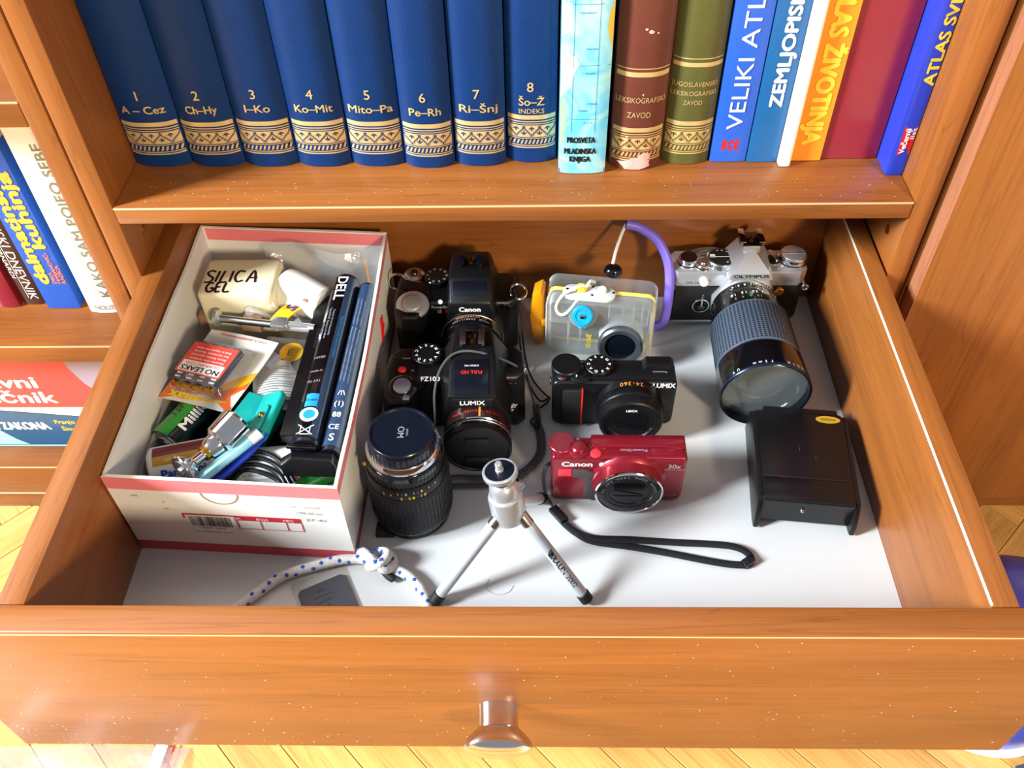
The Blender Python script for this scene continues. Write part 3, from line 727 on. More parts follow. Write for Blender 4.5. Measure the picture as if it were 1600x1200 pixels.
B().box(-50, -38.5, -1.2, 3, 36, 45, .8).part('grip_accent', 'bright_red', t)
text(t, 'Canon', 5.8, 'white_ink', FRONT(-34.5, 0, 52.0), w=25, bold=0.02, name='brand_lettering')
B().lathe([(2.3, -.5), (2.3, .6), (1.6, 1.2)], 20, axis(-14, 52)).part('focus_lamp', 'white', t)
text(t, '30x', 5, 'grey_ink', FRONT(46, 0, 50), name='zoom_lettering', bold=.01); text(t, 'OPTICAL ZOOM', 1.6, 'grey_ink', FRONT(46, 0, 45.5), name='zoom_lettering')
text(t, 'SX710 HS', 2.4, 'grey_ink', FRONT(44, 0, 10), name='model_lettering')
for x0, x1 in ((-2, 6), (18, 26)): B().box(x0, x1, -.25, .5, 56.2, 57.2).part('microphone_slot', 'black_matte', t)
dial(t, -47, 15, 58, 11, 4.5, 'cherry_red', None, cap=None)
z = button(t, -33, 8.5, 60.6, 9.2, 2.6, 'cherry_red', 'zoom_ring'); button(z, -33, 8.5, 63, 6.4, 2.8, 'cherry_red', 'shutter_button')
mv = button(t, -48, 5.5, 60.6, 4.0, 1.2, 'cherry_red', 'movie_button'); button(mv, -48, 5.5, 61.6, 1.6, .8, 'bright_red', 'record_dot')
button(t, -19.5, 4.5, 60.6, 4.6, 1.4, 'bright_red', 'power_button')
text(t, 'ON/OFF', 3.2, 'orange_ink', TOPU(-18, 11.4, 61), w=15, bold=.01, name='button_lettering')
text(t, 'PowerShot', 2.6, 'grey_ink', TOPU(12, 8, 61), w=22, name='model_lettering'); text(t, 'SX710 HS', 3.2, 'grey_ink', TOPU(9, 13, 61), w=22, name='model_lettering'); text(t, 'Wi-Fi', 2.0, 'grey_ink', TOPU(10, 17, 61), name='model_lettering')
fl = B(); fl.box(26, 52, 2.6, 19, 60.6, 61.8, .6); fl.part('flash_cover', 'cherry_red', t)
text(t, 'oooo', 2.2, 'grey_ink', TOPU(-36, 19, 61), name='button_lettering')
st = B().tube([(-55, 9, 42), (-60, 3, 44), (-62, 0, 34), (-61, -2, 18), (-57, -6, 8), (-53, -11, 4.4)], 1.0, 8, flat=(2.0, .6)).part('wrist_strap', 'strap', t)
B().box(-4.2, 4.2, -9, 9, -2.6, 2.6, 1.2, X=T(-49, -17, 3.3, rz=38)).part('strap_sleeve', 'black', st)
inner = [(-45, -24, 2.6), (-36, -33, 2.6), (-20, -40, 3), (10, -41, 3), (45, -43, 3), (75, -44.5, 3.4), (92, -46.5, 4), (102, -50, 4), (107, -55, 4), (107, -60, 3.6), (103, -63.5, 3.4)]
B().tube(inner, 1, 8, flat=(3.4, .8)).part('strap_band', 'strap', st)
B().tube([(-44, -26, 3.4), (-34, -35.5, 3.2), (-20, -43, 2.6), (10, -47.5, 2.6), (40, -53, 2.6), (70, -59.5, 2.6), (90, -63, 2.6), (103, -63.5, 2.8)], 1, 8, flat=(3.4, .8)).part('strap_band', 'strap', st)
B().box(-5.5, 5.5, -3.6, 3.6, 0, 6.4, 1.4, X=T(105, -61, 0.1, rz=35)).part('strap_slider', 'navy', st)

# ---- black travel zoom compact
t = thing('compact_camera', 'black compact camera with red stripe beside its grip', 'camera', (93, 255, 0), (0, 0, -0.6))
b = B(); b.prism(rrect(111, 58, [8, 8, 6, 6], cy=29), -27, 0, FR(), bev=3.0, seg=3); b.part('body', 'black', t)
B().prism(rrect(106, 3, 1, cy=58.6), -26, -3, FR(), bev=.8).part('top_plate', 'black', t)
B().prism([(-48, 5), (-29, 5), (-28, 50), (-46, 50)], -.5, 4.5, FR(), bev=2).part('grip', 'black_matte', t)
B().box(-29.3, -28.0, -5.2, 0, 5, 51, .4).part('red_stripe', 'red_ink', t)
X = axis(14, 32.5)
B().lathe([(29.6, -1), (29.2, 3), (29.2, 6), (28.6, 7.5)], 56, X).part('lens_base', 'black', t)
b = B().lathe([(29, 6), (29.6, 8), (29.6, 15), (29, 16)], 56, X); ribs(b, X, 29.5, 8, 15, 90, .9, .9); b.part('control_ring', 'black', t)
lf = B().lathe([(28.5, 15), (28.6, 22), (28, 25.5), (26.5, 26.5), (24.5, 26.4), (24.2, 25), (22, 24.6), (21.6, 23.8), (19.5, 23.6), (0.1, 23.2)], 56, X).part('lens_barrel', 'black', t)
B().prism(rrect(28, 21, 3), 23.4, 24.0, X).part('lens_shutter', 'black_gloss', lf)
for zz, a in ((-4.0, -6), (-7.5, -3)): B().box(-13, 13, -.3, .3, 24, 24.5, X=X @ T(0, zz, 0, rz=a)).part('shutter_blade', 'navy', lf)
text(lf, 'LEICA', 2.6, 'white_ink', X @ T(0, 15.5, 24.4), bold=.02, name='brand_lettering')
ringtext(lf, 'DC VARIO-ELMAR 1:3.3-6.4/8.8-132', 1.5, 'grey_ink', X, 20.5, 24.0, 270, -4.2)
ringtext(t, '24-360', 4.2, 'orange_ink', X, 29.4, 4.6, 90, 7, side=True, name='focal_lettering')
text(t, 'LUMIX', 5.4, 'white_ink', FRONT(43.6, 0, 54.4), w=19.5, bold=.02, name='brand_lettering')
text(t, '5x', 3, 'grey_ink', FRONT(-5, 0, 52), name='lens_lettering')
B().lathe([(13.5, 0), (13.5, 5.5), (12.8, 6.5), (1, 6.5)], 40, T(-43, 16, 59)).part('control_dial', 'black', t)
dial(t, 7-21, 17, 59, 12.5, 5.0, 'black', 'white_ink', 10)
z = button(t, -31, 6.5, 59.5, 9.5, 2.6, 'black', 'zoom_ring'); button(z, -31, 6.5, 62, 5.6, 2.6, 'black_gloss', 'shutter_button')
rc_ = B().ring(3.2, .5, T(-47, 4.5, 60.2)).part('record_button', 'steel', t); button(rc_, -47, 4.5, 60, 1.8, .7, 'red_ink', 'record_dot')
text(t, 'OFF', 1.8, 'white_ink', TOPU(-28, 23, 60.2), name='button_lettering'); text(t, 'ON', 1.8, 'white_ink', TOPU(-29, 18.5, 60.2), name='button_lettering')
b = B(); b.prism([(24, 0), (52, 0), (53, 3), (50, 6.5), (28, 6.5)], -26, -13, FRONT(0, 0, 59), bev=1); b.part('viewfinder_hump', 'black', t)
text(t, 'Panasonic', 2.2, 'grey_ink', TOPU(40, 11, 60.2), name='brand_lettering')
B().ring(3, .8, T(-57, 14, 45, ry=90)).part('strap_lug', 'steel', t)

# ---- silver and black film camera with a long lens
t = thing('film_camera', 'silver and black film camera with a long ribbed lens', 'camera', (219, 384, 7), (0, 0, 0))
plan = [(-64, 6), (-58, 0), (60, 0), (67, 6), (67, 26), (60, 33), (-58, 33), (-64, 26)]
B().prism(plan, 4, 49, bev=.6).part('body', 'leather', t)
B().prism([(x*.99, y) for x, y in plan], 0, 4, bev=.8).part('bottom_plate', 'steel', t)
B().prism(plan, 49, 67.5, bev=1.4, seg=2).part('top_plate', 'alu', t)
px = 10
# mirror box front: flares downwards round the mount
mb = [(-17, 66), (17, 66), (24, 52), (32, 38), (31, 20), (22, 8), (-22, 8), (-31, 20), (-32, 38), (-24, 52)]
B().prism(mb, -2, 9, frame((px, 0, 0), (1, 0, 0), (0, 0, 1)), bev=1.6).part('mirror_box', 'alu', t)
# prism housing
pv = [(-21, -10, 66), (21, -10, 66), (24, 30, 66), (-24, 30, 66), (-18, -9.5, 72.5), (18, -9.5, 72.5), (3.2, 9, 87), (-3.2, 9, 87), (9, 28, 89), (-9, 28, 89)]
pf = [(0, 1, 5, 4), (4, 5, 6, 7), (1, 2, 8, 6, 5), (0, 4, 7, 9, 3), (7, 6, 8, 9), (2, 3, 9, 8)]
b = B().raw([(x+px, y, z) for x, y, z in pv], pf); ph = b.part('prism_housing', 'alu', t, smooth=20)
text(t, 'OLYMPUS', 3.4, 'black_ink', frame((px, -9.8, 70.2), (1, 0, 0), (0, .1, 1)), w=33, bold=.015, up=.4, name='brand_lettering')
B().box(px-8, px+8, 8, 29, 84, 92, 1).part('shoe_block', 'alu', t)
shoe(t, px, 19, 92, 'black_gloss', 'chrome', 1.15)
def knob2(x, y, r, h, top, m='chrome', name='knob'):
    o = B().lathe([(r+1.2, 0), (r+1.2, 1), (r, 1.4), (r, h-1.2), (r-1, h)], 36, T(x, y, 67.4)).part(name, m, t)
    B().lathe([(r-1.6, 0), (r-1.6, .5)], 32, T(x, y, 67.4+h)).part('knob_top', top, o); return o
wl = knob2(-47, 15, 9.5, 7, 'black_gloss', name='wind_lever_hub')
B().tube([(-47, 20, 71), (-36, 27, 71.5), (-20, 30, 71), (-12, 27, 70)], [3.2, 2.0], 10).part('wind_lever', 'steel', t)
sb = knob2(-33.5, 8.5, 6.2, 4, 'chrome', name='shutter_button'); button(sb, -33.5, 8.5, 71.6, 2.6, 1.6, 'steel', 'release_socket')
d = B().lathe([(14, 0), (14, 5.5), (13.2, 6.4)], 40, T(-15.5, 15, 67.4)); ribs(d, T(-15.5, 15, 67.4), 14, .6, 5, 48, .8, .8); d = d.part('exposure_dial', 'steel', t)
B().lathe([(12.2, 0), (12.2, .6)], 36, T(-15.5, 15, 73.7)).part('dial_face', 'black_matte', d)
B().box(-27, -4, 14.7, 15.2, 74.3, 74.5).part('dial_line', 'white_ink', d); B().box(-26.5, -21.5, 14, 18.5, 74.3, 74.5).part('dial_mark', 'white_ink', d)
for k in range(7):
    a = R(-60+28*k); text(d, '8421' [k % 4]+'0', 1.7, 'white_ink', frame((-15.5+9.5*math.cos(a), 15+9.5*math.sin(a), 74.3), (-math.sin(a), math.cos(a), 0), (-math.cos(a), -math.sin(a), 0)), name='dial_mark')
rw = knob2(54.5, 18, 13, 8, 'alu', name='rewind_knob'); B().box(43, 66, 17.4, 18.6, 75.9, 76.5, .2, X=T()).part('rewind_crank', 'chrome', rw)
md = B().lathe([(7, 0), (7, .8), (5.5, 1.6)], 28, T(36, 18, 67.4)).part('mode_switch', 'black', t); B().box(-1.2, 1.2, -8, 8, 1.2, 5, .6, X=T(36, 20, 67.4, rz=18)).part('switch_lever', 'chrome', md)
text(t, 'OM-2n', 3.4, 'black_ink', TOPU(41, 6, 67.5), name='model_lettering'); text(t, 'OFF  AUTO  MANUAL', 1.6, 'black_ink', TOPU(36, 29, 67.5), name='switch_lettering')
text(t, 'OM-2n', 3.2, 'black_ink', FRONT(-43, 0, 54), w=13, name='model_lettering')
B().ball((-32, -2, 56), 4.2).part('flash_socket', 'white', t)
stm = B().ring(8, .7, axis(-31, 24, -.6)).part('self_timer', 'chrome', t); B().lathe([(4.2, 0), (4.2, 3), (3, 3.4)], 24, axis(-31, 24)).part('timer_hub', 'black_gloss', stm); B().box(-32, -30, -3.8, -2, 25, 41, .7).part('timer_lever', 'chrome', stm)
for x in (-63, 67): 
    o = B().ring(3.0, .8, axis(x, 49, -2)).part('strap_lug', 'steel', t); B().cyl((x, 6, 49), (x, -2, 49), 2.4).part('lug_post', 'steel', o)
B().lathe([(4.6, 0), (4.6, 3), (3.6, 3.8)], 24, axis(px+33, 44)).part('lens_release', 'brass', t)
# the lens itself, axis towards the viewer
X = axis(px-1, 34, -8)
ln = B().lathe([(31, -2), (31.5, 2), (30.5, 5)], 56, X).part('lens_mount', 'alu', t)
B().lathe([(32, 4), (33, 6), (33, 13), (32, 14)], 56, X).part('aperture_ring', 'black_gloss', ln)
fr_ = B().lathe([(33.5, 13), (34.5, 16), (35.5, 31), (36, 34)], 56, X).part('focus_scale', 'black_gloss', ln)
ringtext(ln, '22 16 11 8 5.6', 2.6, 'white_ink', X, 33.2, 9.5, 88, 5, side=True)
ringtext(fr_, '11 OO 30 15 10', 3.0, 'white_ink', X, 35.2, 22, 88, 5.5, side=True); ringtext(fr_, 'm   10 5 4 3', 2.6, 'green_ink', X, 35.7, 28, 88, 5.5, side=True)
b = B().lathe([(36.5, 33.5), (37.2, 35), (38.6, 86), (38.2, 87)], 56, X)
gr = b.part('focus_grip', 'stud', ln)
sq = B()
for i in range(64):
    for j in range(19):
        a = 2*math.pi*i/64; zz = 36.5+j*2.62; r = 37.3+1.35*(zz-35)/51
        sq.box(-.5, .16, -.95, .95, 0, 1.45, X=X @ T(r*math.cos(a), r*math.sin(a), zz, rz=math.degrees(a)))
o = sq.part('grip_pits', 'black_matte', gr, smooth=0); o['kind'] = 'stuff'
B().lathe([(37.6, 86), (38.0, 88), (38.0, 89.5)], 56, X).part('trim_ring', 'steel', ln)
hood = B().lathe([(38.8, 89), (39.4, 91), (40.6, 112), (41, 116), (41, 121), (39.6, 122), (38.4, 121.4), (38.2, 113), (36, 108), (30, 103), (26, 102.6)], 56, X, ring=True).part('front_barrel', 'black_gloss', ln)
B().lathe([(39.7, 120.6), (40.4, 121.9), (41.1, 120.9), (41.05, 119), (39.7, 119)], 56, X, ring=True).part('filter_rim', 'blue_rim', hood)
gl = B().lathe([(38.2, 112), (38.2, 113.2), (0.1, 113.6)], 56, X).part('filter_glass', 'filter_glass', hood)
fe = B().lathe([(27, 101.5), (27, 103), (20, 105), (10, 106.4), (0.1, 106.8)], 40, X).part('front_element', 'glass_blue', hood)
B().ring(22, .5, X @ T(0, 0, 104.8)).part('element_ring', 'steel', fe)
ringtext(hood, 'HOYA  72mm  UV', 2.6, 'white_ink', X, 41.0, 118, 95, 7, side=True)

# ---- black superzoom (rear left)
t = thing('bridge_camera', 'black superzoom camera with chrome shutter ring standing against the drawer back', 'camera', (-53, 352, 0), (0, 0, 0))
plan = [(-58, 4), (-50, -2), (-20, 0), (50, 0), (58, 6), (58, 38), (50, 45), (-50, 45), (-58, 38)]
B().prism(plan, 0, 66, bev=4, seg=3).part('body', 'black', t)
gp = [(-60, 10), (-58, -14), (-50, -24), (-36, -24), (-28, -14), (-24, 4), (-24, 30), (-58, 30)]
B().prism(gp, 1, 69.5, bev=5, seg=3).part('grip', 'black', t)
hv = [(-8, -14, 58), (38, -14, 58), (42, 34, 62), (-12, 34, 62), (-5, -12, 76), (33, -12, 76), (34, 10, 88), (-6, 10, 88), (32, 46, 91), (-4, 46, 91), (37, 50, 62), (-9, 50, 62)]
hf = [(0, 1, 5, 4), (4, 5, 6, 7), (7, 6, 8, 9), (1, 2, 8, 6, 5), (0, 4, 7, 9, 3), (2, 10, 8), (3, 9, 11), (8, 10, 11, 9), (0, 3, 11, 10, 2, 1)]
bb = bmesh.new(); vv = [bb.verts.new(p) for p in hv]
for f in hf: bb.faces.new([vv[i] for i in f])
bmesh.ops.recalc_face_normals(bb, faces=bb.faces[:]); bmesh.ops.bevel(bb, geom=bb.edges[:], offset=2.0, segments=2, affect='EDGES', profile=.5)
hp = B().bm(bb).part('flash_hump', 'black', t)
B().box(-2, 30, -5, 10, 0, 1.0, .4, X=T(0, -1, 81.4, rx=28.6)).part('flash_cover', 'navy', hp)
shoe(t, 14, 32, 89.8, 'black_gloss', 'navy', 1.05)
X = axis(15, 35)
ln = B().lathe([(32.5, -2), (32, 6), (31, 12), (30.4, 14)], 56, X).part('lens_base', 'black', t)
B().lathe([(29.6, 13), (29.6, 26), (29, 27)], 56, X).part('lens_barrel', 'black_gloss', ln)
B().lathe([(29.5, 15.5), (30.3, 16), (29.5, 16.5)], 56, X).part('trim_ring', 'steel', ln); 
B().lathe([(28, 26), (28, 34), (27, 35), (24, 35), (23.5, 33), (0.1, 32)], 48, X).part('lens_front', 'black', ln)
ringtext(ln, 'IMAGE STABILIZER', 2.3, 'grey_ink', X, 29.9, 22, 90, 4.6, side=True); ringtext(ln, 'AF ULTRASONIC', 2.0, 'orange_ink', X, 29.9, 18.5, 90, 4.6, side=True)
text(t, 'Canon', 4.6, 'white_ink', frame((14, -13.6, 70), (1, 0, 0), (0, .15, 1)), w=20, bold=.02, up=.9, name='brand_lettering')
text(t, 'PowerShot', 2.6, 'grey_ink', frame((-14, -1.5, 62), (1, 0, 0), (0, .5, 1)), w=19, up=1.5, name='model_lettering'); text(t, 'S5', 3, 'grey_ink', frame((-16, -2.5, 57.5), (1, 0, 0), (0, .4, 1)), up=1.5, name='model_lettering'); text(t, 'IS', 3, 'red_ink', frame((-9, -2.5, 57.5), (1, 0, 0), (0, .4, 1)), up=1.5, bold=.01, name='model_lettering')
B().lathe([(2.2, 0), (2.2, 1.2), (1, 1.8)], 16, frame((-15, 1, 66), (1, 0, 0), (0, .6, .8))).part('focus_lamp', 'white', t)
zr = B().lathe([(16, 0), (15.5, 2.4), (11.5, 4.2), (9, 4.4)], 40, T(-41, -6, 67.5, rx=12)).part('zoom_ring', 'alu', t)
B().lathe([(8.6, 3.6), (8.4, 5.6), (5.5, 6.6), (.2, 6.6)], 32, T(-41, -6, 67.5, rx=12)).part('shutter_button', 'alu', zr); B().box(-4, 4, -16, -11, 1.5, 5, 1, X=T(-41, -6, 67.5, rx=12)).part('zoom_lever', 'black_gloss', zr)
dial(t, -20, 32, 66, 12.5, 6.5, 'black_gloss', 'grey_ink', 10)
d = B().lathe([(10, 0), (10, 4), (7, 6.4), (4, 6.6)], 32, T(-43, 38, 65)).part('power_dial', 'steel', t); B().lathe([(4.4, 6), (3.4, 7.6), (.2, 7.6)], 24, T(-43, 38, 65)).part('power_button', 'black_gloss', d)
button(t, -50, 14, 68.8, 3, 1.5, 'black_gloss'); button(t, -53, 5, 68.8, 2.6, 1.2, 'black_gloss')
text(t, 'ON', 2.4, 'red_ink', TOPU(-38, 26, 69.6), bold=.02, name='button_lettering')
for x_, z_ in ((0, 62), (36, 62), (48, 60)): B().lathe([(4.2, -1), (4.2, 1), (3.2, 1.2), (2.8, .2)], 24, frame((x_, -1.5, z_), (1, 0, 0), (0, .4, 1))).part('lamp_window', 'glass', t)
for x_, y_, tl in ((-59, 30, 70), (59, 15, 20)):
    B().ring(8, 1.3, T(x_, y_, 66, rx=tl, ry=10)).part('strap_ring', 'chrome', t)
B().tube([(60, 10, 60), (62, -4, 40), (66, -22, 10), (72, -40, 3), (82, -58, 3), (89, -66, 3)], .9, 8).part('cap_cord', 'strap', t)
B().tube([(60, 8, 58), (60, -6, 44), (61, -20, 26), (64, -30, 8), (70, -50, 3), (80, -70, 3), (89, -66, 3.6), (86, -74, 5), (78, -82, 6), (74, -76, 6)], .9, 8).part('cap_cord', 'strap', t)

# ---- black superzoom in front of it, lens cap on
t = thing('bridge_camera', 'black superzoom camera with lens cap on and grey wrist strap', 'camera', (-48, 252, 0), (0, 0, 1.0))
plan = [(-60, 6), (-52, 0), (-20, 0), (54, 0), (61, 6), (61, 32), (54, 40), (-52, 40), (-60, 32)]
B().prism(plan, 0, 68, bev=4.5, seg=3).part('body', 'black', t)
gp = [(-64, 8), (-63, -20), (-57, -30), (-43, -30), (-36, -20), (-33, 2), (-33, 24), (-60, 30)]
B().prism(gp, 1, 71, bev=6, seg=3).part('grip', 'black', t)
hv = [(-12, -30, 44), (48, -30, 44), (54, 30, 60), (-18, 30, 60), (-5, -29, 76), (36, -29, 76), (35, 12, 82), (-4, 12, 82), (32, 44, 84), (-1, 44, 84), (38, 46, 60), (-8, 46, 60)]
bb = bmesh.new(); vv = [bb.verts.new(p) for p in hv]
for f in hf: bb.faces.new([vv[i] for i in f])
bmesh.ops.recalc_face_normals(bb, faces=bb.faces[:]); bmesh.ops.bevel(bb, geom=bb.edges[:], offset=2.4, segments=2, affect='EDGES', profile=.5)
hp = B().bm(bb).part('flash_hump', 'black', t)
shoe(t, 15, 32, 83.2, 'black_gloss', 'steel', 1.05)
sl = math.degrees(math.atan2(6, 40))
Xs = T(15, -8, 79.2, rx=sl)
B().box(-15, 15, -20, 17, -.5, 1.0, .6, X=Xs).part('flash_cover', 'navy', hp)
text(hp, 'FULL HD', 3.2, 'red_ink', Xs @ frame((0, 3, 1), (-1, 0, 0), (0, -1, 0)), w=18, bold=.02, name='front_lettering'); text(hp, 'STEREO MIC', 1.6, 'white_ink', Xs @ frame((0, 10, 1), (-1, 0, 0), (0, -1, 0)), name='front_lettering')
np_ = B().prism([(-15, 0), (17, 0), (20, 9), (-18, 9)], -3, 2, frame((15, -31, 65.5), (1, 0, 0), (0, .3, 1)), bev=1.5).part('name_plate', 'black', t)
text(np_, 'LUMIX', 3.8, 'white_ink', frame((16, -29.7, 70), (1, 0, 0), (0, .3, 1)), w=21, up=2.2, bold=.012, name='brand_lettering')
text(t, 'FZ100', 3.8, 'white_ink', frame((-22, .8, 66.4), (1, 0, 0), (0, .8, .6)), w=16.5, bold=.01, up=.8, name='model_lettering')
text(t, 'HD', 4, 'red_ink', frame((48, 0, 62), (-1, 0, 0), (0, -.4, -1)), w=11, bold=.02, up=-.6, name='front_lettering')
X = axis(19, 36)
ln = B().lathe([(29.5, -2), (29.5, 20), (29.5, 28), (29, 30)], 56, X).part('lens_base', 'black', t)
B().lathe([(29.4, 29), (29.4, 42), (29.2, 43)], 56, X).part('lens_ring', 'brown_ring', ln)
B().lathe([(29.4, 42.5), (30.4, 43.3), (29.4, 44.2)], 56, X).part('trim_ring', 'chrome', ln)
B().lathe([(29.6, 44), (29.4, 50), (29, 51)], 56, X).part('front_barrel', 'black_gloss', ln)
B().lathe([(29.4, 45.5), (30.2, 46.1), (29.4, 46.7)], 56, X).part('trim_ring', 'steel', ln)
cp = B().lathe([(30, 50), (30, 55), (29, 56.5), (27.4, 56.5), (26.6, 55.6), (0.1, 55.6)], 56, X).part('lens_cap', 'black', ln)
for s_ in (1, -1): B().prism([(-11, 9*s_), (-10, 16*s_), (10, 16*s_), (11, 9*s_)], 55, 57.4, X, bev=.8).part('cap_latch', 'black_matte', cp)
ringtext(ln, 'LEICA 4.5-108 ASPH', 2.4, 'red_ink', X, 29.6, 36, 92, 4.4, side=True); B().box(-.8, .8, -.2, .2, 30, 42, X=X @ T(3, 29.4, 0)).part('index_mark', 'orange_ink', ln)
text(t, '24x', 6.5, 'white_ink', frame((49, -3, 36), (.35, -.2, .9), (-.9, 0, .35)), up=3.5, bold=.012, name='zoom_lettering')
dial(t, -26, 26, 67.5, 13, 6, 'black', 'white_ink', 11)
button(t, -47, 8, 70.6, 3.6, 1.8, 'red_ink', 'record_button')
text(t, 'AF/MF', 1.9, 'grey_ink', TOPU(-44, 22, 71), name='button_lettering'); text(t, 'iA', 2.2, 'grey_ink', TOPU(-38, 7, 71), name='button_lettering')
zr = B().lathe([(13, 0), (12.6, 3), (10, 5), (8, 5)], 36, T(-45, -13, 69, rx=14)).part('zoom_ring', 'black_gloss', t); B().lathe([(8, 4.2), (7.6, 6.6), (5, 7.2), (.2, 7.2)], 32, T(-45, -13, 69, rx=14)).part('shutter_button', 'steel', zr)
B().box(-3, 3, -14, -9, 2, 6, .8, X=T(-41, -13, 69, rx=14)).part('zoom_lever', 'steel', zr)
for sx in (-1, 1):
    B().ring(4.2, 1.0, T(sx*61, 16, 60, ry=80)).part('strap_ring', 'steel', t)
cord = [(62, 12, 60), (48, 14, 72), (20, 16, 84), (0, 14, 84.5), (-12, 0, 80), (-17, -18, 70), (-17, -34, 56), (-18, -44, 40)]
co = B().tube(cord, 1.1, 8).part('strap_cord', 'strap_grey', t)
B().tube([(63, 12, 58), (67, 4, 40), (72, -6, 20), (73, -2, 8), (70, 6, 5), (66, 0, 6), (72, -8, 6), (74, -2, 5)], .9, 8).part('strap_cord', 'strap', t)
B().box(-3, 3, -10, 10, -2, 2, 1.2, X=T(72, 12, 5, rz=6)).part('strap_sleeve', 'strap_grey', co)
B().tube([(71, 2, 3), (74, -14, 3), (73, -34, 3), (62, -51, 3), (46, -59, 3), (20, -61, 3), (0, -60, 3), (-14, -62, 3)], 1, 8, flat=(3, .8)).part('strap_band', 'strap_grey', co)
B().tube([(72, 2, 4.2), (76, -14, 4.2), (75, -36, 4.2), (63, -54, 4.2), (46, -66, 3), (20, -69, 3), (0, -69, 3), (-16, -71, 3)], 1, 8, flat=(3, .8)).part('strap_band', 'strap_grey', co)
# ------------------------------------------------------------------ other things lying in the drawer
M['clear'] = clear('clear_polycarbonate', (236, 240, 240), 0.05, 0.05, 0.8)
M['clear_tray'] = clear('clear_tray_plastic', (224, 220, 210), 0.10, 0.14, 0.75)
M['film'] = clear('crinkled_film', (240, 242, 244), 0.12, 0.10, 0.75, bump=0.6, bscale=60)
M['orange_clear'] = mat('translucent_amber', (240, 160, 20), 0.18, var=.08, trans=0.35, coat=.3)
M['gasket'] = mat('yellow_gasket', (238, 214, 96), 0.4); M['cyan'] = mat('cyan_plastic', (20, 160, 214), 0.25, trans=.2, coat=.3)
M['purple'] = mat('violet_foam_tube', (128, 108, 226), 0.4); M['cordwhite'] = mat('white_cord', (232, 228, 216), 0.7, bump=.6, bscale=900)
M['frost'] = mat('frosted_plastic', (222, 224, 220), 0.35, trans=.3); M['dark_grey'] = mat('grey_metal_ring', (110, 116, 124), 0.3, .8)

# ---- underwater case
t = thing('underwater_case', 'clear plastic underwater camera case with orange latch and violet hand loop', 'camera case', (86, 358, 0), (0, 0, -8))
b = B(); b.prism(rrect(104, 70, 9, cy=36), -2, 16, FR(), bev=3, seg=2); sh_ = b.part('front_shell', 'clear', t)
b = B(); b.prism(rrect(106, 72, 10, cy=36.5), -24, -5, FR(), bev=3, seg=2); b.part('back_shell', 'clear', t)
def hollow(w, h, r, th, d0, d1, cy, X, name, m, par):
    o_ = rrect(w, h, r, cy=cy); i_ = rrect(w-2*th, h-2*th, max(r-th, .5), cy=cy); n = len(o_); b = B()
    vs = [(x, y, d) for d in (d0, d1) for P in (o_, i_) for x, y in P]; fs = []
    for k in range(n):
        k2 = (k+1) % n; a, bb_, c, d_ = 0, n, 2*n, 3*n
        fs += [(a+k, a+k2, c+k2, c+k), (bb_+k2, bb_+k, d_+k, d_+k2), (c+k, c+k2, d_+k2, d_+k), (a+k2, a+k, bb_+k, bb_+k2)]
    return b.raw(vs, fs, X=X).part(name, m, par)
hollow(103, 69, 8, 2.2, -4.8, -2.2, 36.5, FR(), 'gasket', 'gasket', t)
hollow(98, 64, 7, 1.0, -1, 14, 36, FR(), 'inner_rib', 'clear', sh_)
for x in (-30, -18, 22, 32, 40): B().box(x-.6, x+.6, -12, 1, 8, 66 if x > 0 else 50, .2).part('rib', 'clear', sh_)
B().box(-48, -26, -14, 2, 40, 66, 2).part('inner_pocket', 'clear', sh_); B().box(8, 46, -13, 2, 44, 66, 1.5).part('inner_window', 'clear', sh_)
B().box(-30, 6, 8, 20, 3, 7, 1).part('foam_pad', 'case_grey', t)
pl = B().prism(rrect(50, 20, 9), 70.5, 74, T(-12, -3, 0), bev=1).part('button_plate', 'frost', t)
button(pl, -20, 0, 74, 5.6, 4, 'yellow_ink', 'zoom_button'); button(pl, 0, 0, 74, 4.4, 3.6, 'white', 'shutter_button')
for x, y in ((-33, -1), (-9, 5), (-9, -7), (11, -1)): button(pl, x, y, 73.8, 1.3, .7, 'black_gloss', 'screw')
X = frame((-16, -18, 58), (1, 0, 0), (0, .5, 1))
kb = B().lathe([(9.4, -2), (10.2, 0), (10.2, 4.5), (9, 5.4), (6.6, 5.4), (6.2, 4.6), (0.1, 4.6)], 40, X).part('control_knob', 'cyan', t)
B().lathe([(2.6, 4), (2.4, 6.2), (.2, 6.6)], 20, X).part('knob_screw', 'chrome', kb); B().cyl((-16, -17, 48), (-16, -15, 40), 4.2).part('knob_shaft', 'cyan', kb)
B().lathe([(14, -4), (12.5, -2), (11, -1)], 32, X).part('knob_seat', 'clear', t)
X = frame((22, -14, 31), (1, 0, -.06), (0, .2, 1))
pt = B().lathe([(22, -4), (21, 0), (20, 14), (20.6, 16)], 48, X, ring=False).part('lens_port', 'clear', t)
B().lathe([(21.4, 15), (21.4, 20), (19.5, 22), (15, 20.6), (14.5, 17)], 48, X, ring=True).part('port_ring', 'dark_grey', pt)
B().lathe([(15, 16), (15, 18), (8, 18.8), (.1, 19)], 40, X).part('port_glass', 'glass', pt)
text(t, '3M/10ft', 5, 'yellow_ink', frame((-9, -16, 22), (0, 0, -1), (1, 0, 0)), w=19, bold=.015, up=.4, name='depth_lettering')
ol = [(-66, 66), (-58, 72), (-55, 68), (-55, 4), (-60, 0), (-66, 12), (-69, 40)]
lt = B().prism(ol, -14, 8, FR(), bev=2.5).part('latch', 'orange_clear', t)
B().box(-57, -53, -10, -4, 30, 37, 1).part('latch_pin', 'orange_clear', lt)
